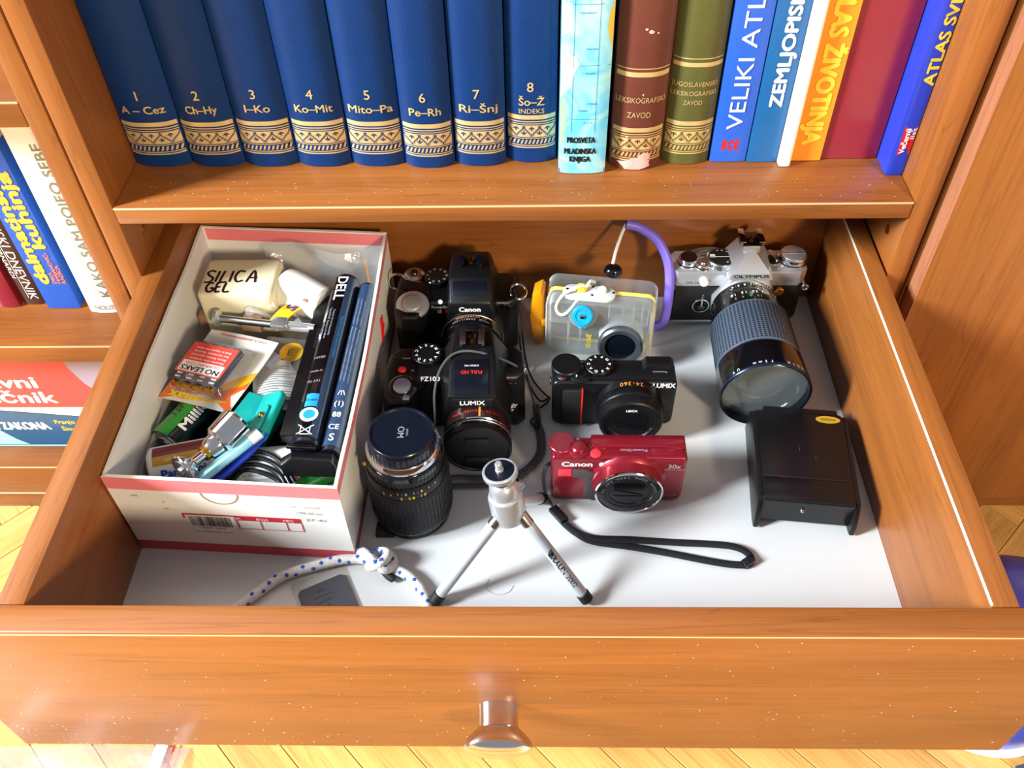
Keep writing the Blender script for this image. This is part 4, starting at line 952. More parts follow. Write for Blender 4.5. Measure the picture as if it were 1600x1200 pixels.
B().tube([(-8, 12, 66), (-14, 4, 76), (-24, -4, 79), (-36, -10, 74), (-42, -14, 62), (-38, -16, 54), (-30, -15, 58), (-18, -4, 74), (-12, 8, 78), (-8, 14, 72)], 1.5, 8).part('tie_cord', 'cordwhite', t)
B().ball((8, 26, 78), (9, 8, 7)).part('bead', 'black_gloss', t)
B().tube([(7, 28, 82), (9, 40, 92), (13, 52, 104), (16, 56, 112)], 1.6, 8).part('cord', 'cordwhite', t)
B().tube([(16, 56, 112), (30, 57, 108), (48, 52, 98), (60, 42, 80), (64, 32, 56), (64, 26, 30), (62, 28, 14), (54, 30, 6), (44, 32, 5)], 4.6, 14).part('hand_loop', 'purple', t)

# ---- loose lens standing on end
t = thing('camera_lens', 'loose black zoom lens standing upright with its rear cap on', 'lens', (-83, 161, 0))
b = B().lathe([(30, 0), (31.5, 1), (31.5, 7), (31, 8)], 48); b.box(-30, -14, -30, -16, 0, 5, 1); b.part('front_cap', 'black', t)
b = B().lathe([(32.4, 7), (33.5, 9), (33.5, 11), (33, 12)], 48).part('front_rim', 'black_gloss', t)
ringtext(b, 'MACRO 1:4 72mm UV LENS JAPAN', 2.2, 'grey_ink', T(), 33.6, 10, 262, 7, side=True, flip=False)
z = B().lathe([(33.5, 12), (34, 13), (34, 56), (33.2, 58)], 64).part('zoom_grip', 'rubber', t)
sq = B()
for i in range(60):
    for j in range(15):
        a = 2*math.pi*i/60; sq.box(-.5, .5, -1.1, 1.1, 0, 1.9, X=T(34*math.cos(a), 34*math.sin(a), 14+j*2.8, rz=math.degrees(a)))
o = sq.part('grip_studs', 'stud_dark', z, smooth=0); o['kind'] = 'stuff'
sc_ = B().lathe([(32.6, 57), (32.6, 70), (32, 71)], 56).part('scale_ring', 'black', t)
def barrel(s_, m, r, z0, a0, h): ringtext(sc_, s_, h, m, T(), r, z0, a0, 5.6, side=True)
barrel('5.28 18', 'yellow_ink', 32.8, 61, 285, 3.2); barrel('1:2 1:8 1:7', 'white_ink', 32.8, 67, 292, 2.4); barrel('2 7', 'yellow_ink', 32.8, 64, 248, 2.6)
b = B().lathe([(31, 70.5), (31, 78)], 48); ribs(b, T(), 31, 71, 77.5, 54, 1.2, .9); b.part('aperture_ring', 'black', t)
b = B().lathe([(30.5, 78), (31.6, 79), (31.6, 84), (30.5, 85)], 48); ribs(b, T(), 31.6, 79.4, 83.4, 60, .8, .6); b.part('collar_ring', 'black_gloss', t)
B().ball((-30, -12, 80), 2.2).part('index_bead', 'brass', t)
B().lathe([(29.8, 85), (30.2, 86), (29.6, 91), (28, 93), (26, 93)], 56).part('lens_mount', 'chrome', t)
b = B().lathe([(26.6, 92), (26.6, 102), (26, 104.4), (25, 105.4), (23.6, 105.4), (23, 104.4), (.1, 104.4)], 56); ribs(b, T(), 26.5, 93, 102, 40, 2.2, 1.0); rcp = b.part('rear_cap', 'navy', t)
text(rcp, 'OM', 5, 'grey_ink', frame((0, 0, 104.5), (0, -1, 0), (1, 0, 0)), name='cap_lettering'); text(rcp, 'JAPAN', 1.6, 'grey_ink', frame((5, 0, 104.5), (0, -1, 0), (1, 0, 0)), name='cap_lettering')

# ---- mini tripod
t = thing('mini_tripod', 'silver tabletop tripod standing open at the drawer front', 'tripod', (8, 100, 0))
def W_(x, y, z): return Vector((x-8, y-100, z))
H0, H1 = W_(2.0, 108, 68), W_(-4.5, 114.5, 118)
ax_ = (H1-H0).normalized(); X = ax_.to_track_quat('Z', 'Y').to_matrix().to_4x4(); X.translation = H0
B().lathe([(11, -2), (13, 0), (13.4, 3), (13.4, 22), (12.8, 24), (11.5, 25)], 48, X).part('hub', 'alu', t)
B().lathe([(11, 24.5), (11.2, 26), (10.6, 34), (9, 37)], 40, X).part('collar', 'alu', t)
B().ball((0, 0, 40), 8, X).part('ball_joint', 'chrome', t)
pt = B().lathe([(7, 41), (12, 45), (13, 46), (13, 49.5), (12.4, 50.2), (11.2, 50.2), (11, 49.6)], 48, X)
ribs(pt, X, 13, 46.2, 49.4, 60, .6, .5); pt = pt.part('mounting_plate', 'alu', t)
B().lathe([(11.2, 49.4), (11.2, 50.0)], 40, X).part('plate_pad', 'navy', pt)
for k in range(-4, 5): B().box(k*2.2-.35, k*2.2+.35, -9+abs(k)*.8, 9-abs(k)*.8, 50, 50.3, X=X).part('pad_rib', 'black_gloss', pt)
B().lathe([(3.2, 50), (3.2, 51.5), (2.7, 52), (2.7, 57), (2.2, 57.8)], 24, X).part('screw', 'alu', pt)
kb = B().cyl(X @ Vector((-12, 0, 20)), X @ Vector((-18, 0, 20)), 2.6).part('lock_screw', 'steel', t)
B().lathe([(5.2, 0), (5.6, 1), (5.6, 5), (4.6, 6)], 8, frame(X @ Vector((-15.5, 0, 20)), (0, 1, 0), (0, 0, 1)) @ T(ry=180)).part('lock_knob', 'chrome', kb)
for (fx, fy), (sx, sy) in (((-57, 70), (-9, -6)), ((62, 71), (11, -5)), ((27, 167), (5, 10))):
    a = W_(2+sx, 108+sy, 72); c = W_(fx, fy, 6.5)
    lg_ = B().cyl(a, c, 4.5, 28, bev=.6).part('leg', 'silver_paint', t)
    d = (c-a).normalized()
    B().cyl(a-d*4, a+d*7, 4.9, 20, bev=.8).part('leg_hinge', 'steel', lg_)
    B().cyl(c-d*7, c+d*2.2, 5.3, 24, bev=1.0).part('rubber_foot', 'rubber', lg_)
    if fx > 50:
        up_ = Vector((0, -1, .9)); up_ = (up_-d*up_.dot(d)).normalized(); side = d.cross(up_)
        o_ = a+d*46+up_*4.6
        for s_, h, off, bo in (('BRAUN', 4.6, 10, .02), ('2002', 4.2, 29, 0)):
            bx = B(); XX = frame(a+d*(36+off)+up_*4.62, d, side if side.z > 0 else -side)
            # keep the lettering on the round leg
            def wrap(p, a=a, d=d):
                v = p-a; l = v.dot(d); r_ = v-d*l; return a+d*l+r_.normalized()*4.68
            text(lg_, s_, h, 'black_ink', XX, bold=bo, up=0, bend=wrap, name='brand_lettering')
        e = B()
        for q0, q1 in ((1.6, 2.4), (3.0, 3.9), (4.6, 5.4)):
            pts = []
            for k in range(9):
                w_ = R(-10+110*k/8)
                for r_ in (q0, q1): pts.append(wrap(a+d*(33+r_*math.cos(w_))+(side if side.z > 0 else -side)*(r_*math.sin(w_)-2)+up_*4.62))
            e.raw(pts, [(2*k, 2*k+2, 2*k+3, 2*k+1) for k in range(8)])
        e.part('brand_mark', 'black_ink', lg_, smooth=0)

# ---- flash unit lying face down
t = thing('flash_unit', 'black boxy flash unit lying on its face by the right drawer side', 'flash', (252, 195, 0), (0, 0, -6))
w2 = 41.5
AXY = frame((0, 0, 0), (0, 1, 0), (0, 0, 1))
prof = [(-52, 6), (-51, 31), (-48, 33.5), (30, 35), (44, 34), (51, 28), (52, 6), (48, 2), (-48, 2)]
B().prism(prof, -w2+4, w2-4, AXY, bev=1.4, seg=2).part('body', 'black_semi', t)
for sx in (-1, 1):
    P = [(-59, 3), (-58, 14), (-53, 26), (-48, 32.5), (34, 34), (45, 32), (52, 24), (52, 0.2), (44, 0.2), (-40, 0.2), (-52, 0.2)]
    B().prism(P, sx*w2-(0 if sx < 0 else 4.6), sx*w2+(4.6 if sx < 0 else 0), AXY, bev=1.2).part('side_cheek', 'black', t)
B().box(-36, 36, -50.5, -28, 0, 1.2, .5, X=T(0, 0, 33.4, rx=1)).part('slide_cover', 'black_semi', t)
B().box(-36, 36, -27.6, -26.4, 33.9, 34.35, .1).part('cover_gap', 'black_matte', t)
B().box(-30, 36, 46, 57, 14, 28, 2).part('lamp_lip', 'black', t)
pl = B().lathe([(10.5, 0), (10.5, .3)], 40, T(24, 39, 34.4, rx=-5), sy=.42).part('inspection_sticker', 'gold_sticker', t)
text(pl, 'PASSED', 2.6, 'black_ink', T(24, 39, 34.7, rx=-5) @ frame((0, 0, 0), (-1, 0, 0), (0, -1, 0)), name='sticker_lettering')
B().ball((-4, -52, 22), 1.8).part('contact_pin', 'steel', t)
random.seed(11)
for k in range(9):
    x_, y_ = random.uniform(-18, 14), random.uniform(-4, 18)
    B().box(-random.uniform(2, 7), random.uniform(2, 7), -.14, .14, 0, .12, X=T(x_, y_, 34.25+.019*y_, rx=1, rz=random.choice((0, 4, 40, 48, 88)))).part('scratch', 'scratch', t, smooth=0)

# ---- rope, card
M['rope'] = mat('white_braided_rope', (214, 210, 202), 0.8, var=.25, scale=300, bump=1.0, bscale=420)
t = thing('rope', 'white braided rope with blue flecks and a knot', 'rope', (-140, 95, 0))
RO = lambda P: [(x+140, y-95, z) for x, y, z in P]
main = RO([(-228, 50, 4.6), (-210, 68, 4.6), (-186, 90, 5), (-160, 100, 6), (-138, 106, 6.5), (-122, 107, 6.5), (-112, 104, 8)])
tail = RO([(-108, 100, 8), (-96, 98, 6), (-84, 94, 5), (-73, 84, 4.6), (-66, 72, 4.6), (-61, 54, 4.6)])
paths = [main, tail]
B().tube(main, 4.3, 14).part('strand', 'rope', t); B().tube(tail, 4.3, 14).part('strand', 'rope', t)
kp = RO([(-116, 105, 6), (-106, 112, 9), (-98, 106, 15), (-104, 96, 16), (-113, 98, 10), (-108, 108, 6), (-98, 110, 7), (-94, 101, 8), (-100, 94, 12), (-110, 100, 17), (-117, 108, 14), (-124, 113, 10), (-131, 114.5, 6)])
kno = B().tube(kp, 4.0, 14).part('knot', 'rope', t); paths.append(kp)
B().tube(RO([(-130, 114.4, 6.2), (-134, 114, 5.2), (-138.5, 113, 4.6)]), [4.2, 3.2], 12, n=3).part('burnt_end', 'black_matte', t)
B().tube(RO([(-101, 97, 6), (-97, 92, 5), (-93, 89, 4.6)]), [4.2, 3.0], 12, n=3).part('burnt_end', 'black_matte', t)
fm = B().raw([(-2.4, 0, 0), (0, -1.9, 0), (2.4, 0, 0), (0, 1.9, 0), (0, 0, .7)], [(0, 1, 4), (1, 2, 4), (2, 3, 4), (3, 0, 4), (3, 2, 1, 0)]).mesh('blue_fleck', 'fleck', 0)
for P, st0 in ((main, 0), (tail, 3), (kp, 1)):
    sp = spline(P, 24); d_ = 0; kf = 0; nxt = 3+st0
    for i in range(1, len(sp)):
        d_ += (sp[i]-sp[i-1]).length
        if d_ > nxt:
            nxt += 7.5; kf += 1
            tn = (sp[i]-sp[i-1]).normalized(); sd = tn.cross(Vector((0, 0, 1))).normalized(); upv = sd.cross(tn)
            an = R([60, 20, -15, 40, 75, 5][kf % 6])
            nn = upv*math.sin(R(90)-an)+sd*math.cos(R(90)-an)*1.0
            p_ = sp[i]+nn.normalized()*4.15
            o = bpy.data.objects.new('blue_fleck', fm); COL.objects.link(o); o.parent = t
            o.matrix_local = frame(p_*S, tn, nn.cross(tn))
t = thing('plastic_card', 'dark grey printed card in a clear sleeve under the rope', 'card', (-145, 72, 0), (0, 0, 27))
B().prism(rrect(46, 54, 2), 0.2, 1.0, T(), bev=0).part('sleeve', 'clear_tray', t)
cd = B().prism([(-20, -24), (21, -24), (21, 14), (17, 17.5), (-17, 17.5), (-20, 14)], 1.1, 2.0).part('card', 'card_grey', t)
for k, s_ in enumerate(('SERIJA', 'proizvod broj', 'kontrola 2002', 'datum', 'ovjera i potpis')): text(cd, s_, 1.7, 'black_ink', TOP(-2, 10-5*k, 2.0), name='card_lettering')
# a curled hair on the white bottom
tag(B().tube([(-16, 92, .3), (-18, 84, .3), (-10, 78, .3), (0, 80, .3), (4, 86, .3)], .16, 5).part('loose_hair', 'grey_ink'), 'thin curled hair lying on the white drawer bottom', 'hair')
# ------------------------------------------------------------------ the shoe box and what is in it
M['card_in'] = mat('grey_white_board', (232, 228, 224), 0.8, var=.04, bump=.1, bscale=200); M['card_out'] = mat('white_coated_board', (236, 231, 222), 0.55, var=.05)
M['pink'] = mat('pink_print', (238, 128, 130), 0.5, var=.05); M['pink_deep'] = mat('raspberry_print', (190, 66, 84), 0.5); M['crimson'] = mat('crimson_print', (196, 40, 52), 0.5)
M['cream'] = mat('cream_plastic', (226, 214, 178), 0.38, var=.03); M['maroon_ink'] = mat('marker_ink', (52, 12, 22), 0.5)
M['teal'] = mat('teal_plastic', (14, 164, 156), 0.32, coat=.2); M['orange_print'] = mat('orange_print_card', (238, 108, 38), 0.35, coat=.3)
M['label_red'] = mat('red_label', (226, 78, 64), 0.35, coat=.3); M['foil'] = mat('silver_foil', (196, 196, 200), 0.25, .8); M['kraft'] = mat('brown_tape', (150, 112, 84), .5)
M['batt_green'] = mat('green_battery_wrap', (40, 150, 50), .3, coat=.4); M['pouch'] = mat('black_pouch_filler', (16, 16, 18), .7, bump=.6, bscale=300)
M['leaflet'] = mat('newsprint', (226, 224, 216), .8); M['tan_wood'] = mat('wood_chip', (150, 110, 84), .8, var=.2, scale=200)
M['dell_label'] = mat('blue_grey_label', (44, 66, 96), .3, coat=.2); M['cyan_label'] = mat('cyan_label', (40, 150, 226), .35); M['holo'] = mat('holographic_film', (150, 206, 220), .16, .5, var=.35, scale=70)
M['blister'] = clear('blister_film', (244, 244, 244), .05, .03, .7)
M['yellow_strip'] = mat('yellow_strap', (240, 178, 26), .5)
Q = [(-308, 120), (-126, 109), (-122, 414), (-308, 427)]
bx0, by0 = -216, 268
HB = 102
box = thing('shoe_box', 'lidless white shoe box with pink bands, full of odds and ends', 'box', (bx0, by0, 0))
q = [(x-bx0, y-by0) for x, y in Q]
def inset(P, d):
    cx = sum(p[0] for p in P)/4; cy = sum(p[1] for p in P)/4
    return [(x+(d if x < cx else -d), y+(d if y < cy else -d)) for x, y in P]
qi = inset(q, 2.6)
B().prism(q, 0.2, 2.4).part('base', 'card_in', box, smooth=0)
wn = ('front_wall', 'right_wall', 'back_wall', 'left_wall')
walls = []
for k in range(4):
    a, c, ci, ai = q[k], q[(k+1) % 4], qi[(k+1) % 4], qi[k]
    n = 16 if k in (1, 3) else 10
    vs = []; fs = []
    random.seed(k)
    for i in range(n+1):
        f_ = i/n; wob = (math.sin(f_*9+k)*1.2+math.sin(f_*23)*0.5) if k in (1, 3) else math.sin(f_*6)*.4
        o_ = (a[0]+(c[0]-a[0])*f_, a[1]+(c[1]-a[1])*f_); n_ = (ai[0]+(ci[0]-ai[0])*f_, ai[1]+(ci[1]-ai[1])*f_)
        top = HB+wob; bw = math.sin(math.pi*f_)*(2.5 if k in (1, 3) else 1.0)
        bx_ = bw if k == 1 else (0 if k == 3 else 0)
        vs += [(o_[0], o_[1], 2.4), (n_[0], n_[1], 2.4), (n_[0]+bx_, n_[1], top), (o_[0]+bx_, o_[1], top)]
    for i in range(n):
        for j in range(4): fs.append((4*i+j, 4*i+(j+1) % 4, 4*(i+1)+(j+1) % 4, 4*(i+1)+j))
    fs += [(0, 3, 2, 1), (4*n, 4*n+1, 4*n+2, 4*n+3)]
    b = B().raw(vs, fs); b.m = [0]*len(b.f)
    walls.append(b.part(wn[k], 'card_in' if k in (2, 3) else 'card_out', box, smooth=20))
def onwall(k, u, z, off=.25):        # point on the outer face of wall k, u in mm along it
    a, c = Vector(q[k]+(0,)), Vector(q[(k+1) % 4]+(0,)); d = (c-a).normalized(); nrm = Vector((d.y, -d.x, 0)); p = a+d*u+nrm*off
    bw = math.sin(math.pi*u/(c-a).length)*2.5*z/HB if k == 1 else 0
    return (p.x+bw, p.y, z)
def wallstrip(k, u0, u1, z0, z1, m, name, off=.25, jag=0, inner=False):
    n = max(2, int((u1-u0)/9)); vs = []
    for i in range(n+1):
        u = u0+(u1-u0)*i/n
        vs += [onwall(k, u, z0+(random.uniform(-jag, jag) if jag else 0), off), onwall(k, u, z1, off)]
    return B().raw(vs, [(2*i, 2*i+2, 2*i+3, 2*i+1) for i in range(n)]).part(name, m, walls[k], smooth=0)
LF = 182.3; LRt = 305.0
wallstrip(0, 0.3, LF-.3, HB-14.5, HB+.0, 'pink', 'pink_band'); wallstrip(0, .3, LF-.3, 2.5, 15, 'pink_deep', 'pink_band')
wallstrip(1, .3, LRt-.3, HB-9, HB-1, 'pink', 'pink_band', jag=.6); wallstrip(1, .3, LRt-.3, 2.5, 13, 'pink_deep', 'pink_band')
wallstrip(2, 3.4, 182, HB-15, HB-1.0, 'pink', 'pink_band', off=-2.9)
Xf = lambda u, z: frame(onwall(0, u, z, .3), (q[1][0]-q[0][0], q[1][1]-q[0][1], 0), (0, 0, 1))
fw_ = walls[0]
text(fw_, '668', 2.6, 'grey_ink', Xf(19, 80), name='stamp_lettering'); text(fw_, '-b', 2.6, 'grey_ink', Xf(40, 73), name='stamp_lettering'); text(fw_, '-bb-', 2.6, 'grey_ink', Xf(40, 64), name='stamp_lettering')
text(fw_, '197  135568', 2.6, 'grey_ink', Xf(152, 75), w=24, name='stamp_lettering'); text(fw_, '199.00 kn', 3.6, 'steel_ink', Xf(155, 67), w=20, name='stamp_lettering'); text(fw_, '37-41', 3.6, 'steel_ink', Xf(158, 58), w=16, name='stamp_lettering')
lb_ = wallstrip(0, 50, 146, 52, 58.5, 'crimson', 'printed_header')
for s_, u in (('SIFRA', 68), ('VELICINA', 88), ('BOJA', 115), ('MPC', 136)): text(lb_, s_, 3.0, 'white_ink', Xf(u, 55.2), name='header_lettering', up=.3)
for u0, u1, z0, z1 in ((93, 146, 40.2, 41), (112, 112.8, 41, 52), (133, 133.8, 41, 52), (145.4, 146.2, 40.2, 52), (93, 93.8, 40.2, 52)): wallstrip(0, u0, u1, z0, z1, 'crimson', 'printed_rule', .3)
sk = wallstrip(0, 52, 92, 30, 57, 'white', 'barcode_sticker', .5)
random.seed(5); u = 55.0; bars = B()
while u < 88:
    w_ = random.choice((.4, .4, .8, 1.2))
    a_, b_ = onwall(0, u, 42, .7), onwall(0, u+w_, 42, .7); c_, d_ = onwall(0, u+w_, 55.5, .7), onwall(0, u, 55.5, .7); bars.raw([a_, b_, c_, d_], [(0, 1, 2, 3)]); u += w_+random.choice((.4, .5, .9))
bars.part('barcode', 'black_ink', sk, smooth=0)
text(sk, '3 830087 190127', 2.2, 'black_ink', Xf(71, 39.6), up=.5, name='sticker_lettering'); text(sk, 'Art. 7200-CRNA  Vel. 40', 1.9, 'black_ink', Xf(71, 34), w=30, up=.5, name='sticker_lettering')
nt_ = B(); P = [(math.cos(R(180+180*k/14))*15, math.sin(R(180+180*k/14))*14) for k in range(15)]
vs = []
for (x_, z_) in P: vs += [onwall(0, 88+x_, HB-14.5+z_, .35), onwall(0, 88+x_*.93, HB-14.5+z_*.93, .35)]
nt_.raw(vs, [(2*i, 2*i+2, 2*i+3, 2*i+1) for i in range(14)]).part('thumb_cut', 'kraft', fw_, smooth=0)
rm = B()
for pts in ([(210, 50), (213, 74)], [(213, 58), (221, 70), (218, 52)], [(206, 46), (225, 56)], [(216, 44), (219, 66)]):
    pp = [onwall(1, u, z, .35) for u, z in pts]; rm.tube(pp, 1.0, 5, n=3)
rm.part('red_scribble', 'red_ink', walls[1])

# ---- things in the box (world millimetres, each thing at its own base)
def item(name, label, cat, x, y, z, rot=(0, 0, 0), group=None): return thing(name, label, cat, (x, y, z), rot, group)
t = item('plastic_canister', 'cream plastic box with SILICA GEL written on top in marker', 'container', -255, 358, 2.6)
B().prism(rrect(72, 54, 7), 0, 93, bev=4.5, seg=3).part('body', 'cream', t)
def scrawl(parent, strokes, o, s_, m, r=.75):
    for st in strokes: B().tube([(o[0]+x*s_, o[1]+y*s_, 93.2) for x, y in st], r, 6, n=4, flat=(1.2, .3)).part('marker_stroke', m, parent)
S_ = [(4, 9), (2, 10), (0, 8.4), (1.2, 6), (3.6, 4), (2.6, 1), (-.4, .6)]
scrawl(t, [S_, [(6.2, 9.6), (5.4, 1)], [(9, 9.6), (8, 1.2), (11.5, 1)], [(13.6, 9.6), (13, 1)], [(20, 9), (17, 9.6), (15.4, 5), (17, 1), (20, 2)], [(22, .6), (25, 10), (27, .4)], [(22.6, 4), (27.4, 4.4)]], (-31, -10), 1.75, 'maroon_ink')
scrawl(t, [[(4, 8.6), (1.6, 9), (0, 5), (1.6, .8), (4.4, 1.4), (4.6, 4), (2.8, 4)], [(8.4, 9), (6.6, 9), (6.6, .8), (9.4, 1)], [(6.6, 5), (9, 5.2)], [(12, 9.2), (11.6, 1), (15.4, .8)]], (-28, -23), 1.45, 'maroon_ink')

t = item('plastic_cup', 'white plastic cup lying on its side behind the laptop battery', 'cup', -195, 352, 50, (0, 0, -28))
B().lathe([(20, 0), (22, 2), (22.5, 8), (17, 46), (15, 48), (.1, 48)], 40, frame((-26, 0, 22), (0, 1, 0), (0, 0, 1))).part('cup', 'white', t)
B().box(8, 14, -14, -6, 24, 36, 1).part('tape', 'kraft', t)

pch = item('pouch_filler', 'black pouch filler added for the shade between things in the shoe box', 'pouch', -216, 292, 2.6)  # black filler added to darken the gaps between things and carry them
B().sheet(lambda u, v: ((u-.5)*150, (v-.5)*70, 30+24*math.sin(math.pi*u)*math.sin(math.pi*v)+5*math.sin(u*9+v*4)), 16, 16, 2).part('top_side', 'pouch', pch)
B().box(-76, 76, -35, 35, 0, 34, 6).part('body', 'pouch', pch)

# laptop battery
t = item('laptop_battery', 'long black laptop battery pack with printed labels leaning on the box wall', 'battery', -154, 255, 68, (-1.0, 0, -1.4))
L2 = 106
B().prism([(-30, 4), (-30, 13), (-17, 14), (-16, 18), (14, 18), (22, 14), (22, 2), (18, 0), (-20, 0)], -L2+14, L2-26, frame((0, 0, 0), (1, 0, 0), (0, 0, 1)) @ T(rx=0), bev=1.2).part('tray', 'black_semi', t)
def half(x, r, y0, y1, z, nm, m):
    P = [(x+r*math.cos(R(a)), z+r*math.sin(R(a))) for a in range(0, 181, 15)] + [(x-r, 8), (x+r, 8)]
    return B().prism(P, -y1, -y0, frame((0, 0, 0), (1, 0, 0), (0, 0, 1)), bev=1.0).part(nm, m, t)
c1 = half(-4.5, 12.5, -L2+8, L2, 16.5, 'cell_tube', 'navy'); c2 = half(16, 8.6, -L2+4, L2-6, 15, 'cell_tube', 'navy')
def onc(x, r, z): return lambda a, yy, lift=.3: (x+(r+lift)*math.cos(R(a)), yy, z+(r+lift)*math.sin(R(a)))
k1, k2 = onc(-4.5, 12.5, 16.5), onc(16, 8.6, 15)
def lab(kf, a0, a1, y0, y1, m, par, nm='label', lift=.25):
    vs = []; n = 6
    for i in range(n+1):
        a = a0+(a1-a0)*i/n; vs += [kf(a, y0, lift), kf(a, y1, lift)]
    return B().raw(vs, [(2*i, 2*i+1, 2*i+3, 2*i+2) for i in range(n)]).part(nm, m, par, smooth=0)
l1 = lab(k1, 20, 150, -L2+12, L2-3, 'black_gloss', c1); l1b = lab(k1, 40, 72, -L2+13, L2-4, 'dell_label', c1, lift=.35); l2 = lab(k2, 35, 140, -L2+8, L2-9, 'dell_label', c2)
def ctext(par, kf, a, yy, s_, h, m, w=None, across=False):
    p = Vector(kf(a, yy, .6)); n_ = Vector((math.cos(R(a)), 0, math.sin(R(a)))); tn = Vector((-n_.z, 0, n_.x))
    X = frame(p, (0, -1, 0), -tn) if not across else frame(p, -tn, (0, 1, 0))
    return text(par, s_, h, m, X, w=w, bold=.01 if h > 3 else 0, up=.05, name='label_lettering')
ctext(l1, k1, 92, 84, 'DELL', 9, 'white_ink', 32)
for i, s_ in enumerate(('Rechargeable Li-ion Battery', 'Type J1KND  Rating 11.1V 48Wh', 'Caution: do not disassemble')): ctext(l1, k1, 118-16*i+8, 38, s_, 2.0, 'grey_ink')
ctext(l1b, k1, 56, 22, 'Replace only with genuine battery', 2.6, 'cyan_label')
for yy, s_ in ((-6, 'LISTED'), (-22, 'made in'), (-34, '(R) (UL)')): ctext(l1, k1, 104, yy, s_, 2.4, 'grey_ink', across=True)
sq_ = lab(k1, 70, 118, -62, -48, 'cyan_label', c1, 'recycling_sticker', .45); ctext(sq_, k1, 94, -55, 'Li-ion', 3, 'navy', across=True)
B().lathe([(7.5, 0), (7.5, .3)], 32, T(-4.5, -71, 29.2)).part('round_sticker', 'white', c1); B().lathe([(4.8, 0), (4.8, .4)], 28, T(-4.5, -71, 29.3)).part('round_sticker', 'cyan_label', c1)
cr_ = B()
for a in (38, -38): cr_.box(-8, 8, -.35, .35, 29.2, 29.5, X=T(-4.5, -87, 0, rz=a))
cr_.box(-4, 4, -5, -4.3, 29.2, 29.5, X=T(-4.5, -87, 0)); cr_.box(-4, -3.4, -5, 4, 29.2, 29.5, X=T(-4.5, -87, 0)); cr_.box(3.4, 4, -5, 4, 29.2, 29.5, X=T(-4.5, -87, 0)); cr_.part('bin_symbol', 'white_ink', c1, smooth=0)
for yy, s_ in ((60, 'Caution risk of fire explosion'), (22, 'Attention: risque'), (-10, 'Vorsicht nicht erhitzen')):
    for i in range(3): ctext(l2, k2, 112-22*i, yy-2*i, s_, 1.7, 'grey_ink', 34)
for yy, s_ in ((-42, '/!\\'), (-54, '(1)'), (-66, '88'), (-79, 'CE'), (-90, 'S')): ctext(l2, k2, 88, yy, s_, 5 if s_ != 'S' else 7, 'white_ink', across=True)
ec = B().prism([(-22, 2), (-22, 16), (-12, 24), (20, 22), (22.5, 16), (22.5, 2)], L2-2, L2+8, frame((0, 0, 0), (1, 0, 0), (0, 0, 1)), bev=2).part('end_cap', 'black_semi', t)
B().box(-10, 14, -L2+2, -L2+6, 24, 27, .8, X=T(0, 0, 0, rz=-4)).part('latch_bar', 'black_gloss', ec)
for i in range(7): B().box(-22, -14, 3.6*i+22, 3.6*i+23.2, 13.9, 14.5).part('contact_fin', 'steel', t)
B().box(-34, -18, -52, -40, 2, 13, 1).part('side_clip', 'black', t)

# battery blister pack
t = item('battery_blister', 'orange blister card of penlight batteries with a red no leaks label', 'battery pack', -257, 259, 72, (3, -4, -19))
cdv = [(-36, -43), (36, -43), (36, 43), (-36, 43)]
cd = B().sheet(lambda u, v: ((u-.5)*72, (v-.5)*86, 1.6*math.sin(u*3)+1.2*math.cos(v*4)), 10, 10, .5).part('card', 'leaflet', t)
zc = lambda x, y: 1.6*math.sin((x/72+.5)*3)+1.2*math.cos((y/86+.5)*4)+.4
def flatp(par, pts, m, nm, lift=0.0, n=6):
    cx = sum(p[0] for p in pts)/len(pts); cy = sum(p[1] for p in pts)/len(pts); vs = [(cx, cy, zc(cx, cy)+lift)]; fs = []; k = len(pts)
    for r_ in range(1, n+1):
        for x, y in pts: xx, yy = cx+(x-cx)*r_/n, cy+(y-cy)*r_/n; vs.append((xx, yy, zc(xx, yy)+lift))
    for i in range(k):
        fs.append((0, 1+i, 1+(i+1) % k))
        for r_ in range(n-1): fs.append((1+r_*k+i, 1+(r_+1)*k+i, 1+(r_+1)*k+(i+1) % k, 1+r_*k+(i+1) % k))
    return B().raw(vs, fs).part(nm, m, par, smooth=0)
flatp(cd, [(-35.8, -42.8), (35.8, -42.8), (35.8, -6), (30, -14), (20, -22), (0, -26), (-35.8, -20)], 'orange_print', 'card_print')
flatp(cd, [(35.8, -6), (30, -14), (18, -22), (14, -16), (24, -4), (35.8, 6)], 'yellow_strip', 'card_print', .05)
flatp(cd, [(-35, -38), (-10, -40), (20, -36), (30, -33), (20, -33), (-10, -36)], 'yellow_strip', 'card_print', .1)
UPD = lambda x, y, l=.3: frame((x, y, zc(x, y)+l), (-1, 0, 0), (0, -1, 0))
text(cd, "that's positivenergy", 3.2, 'red_ink', UPD(2, 38), w=50, name='card_lettering')
text(cd, 'max', 8, 'yellow_ink', UPD(-14, -37.5), w=28, bold=.04, name='card_lettering'); text(cd, '+ POWER SEAL', 3.6, 'white_ink', UPD(-16, -29), w=34, bold=.02, name='card_lettering')
for i in range(4):
    x_ = -22+11.5*i
    bt = item('penlight_battery', 'dark penlight battery in the blister, %s' % ['nearest the box wall', 'second from the box wall', 'third from the box wall', 'farthest from the box wall'][i], 'battery', -257, 259, 72, (3, -4, -19), 'penlight batteries in the blister')
    B().cyl((x_, -29, 8.4), (x_, 17, 8.4), 5.4, 20).part('sleeve', 'black_gloss', bt); B().cyl((x_, -31.5, 8.4), (x_, -29, 8.4), 5.2, 20, 4.9).part('end_cap', 'brass', bt); B().cyl((x_, 17, 8.4), (x_, 19.5, 8.4), 2.4, 14).part('terminal', 'foil', bt)
    for k in range(2): B().box(-2.6, 2.6, -.8, .8, 0, .3, X=T(x_, -25+4*k, 13.8)).part('sleeve_print', 'white_ink', bt, smooth=0)
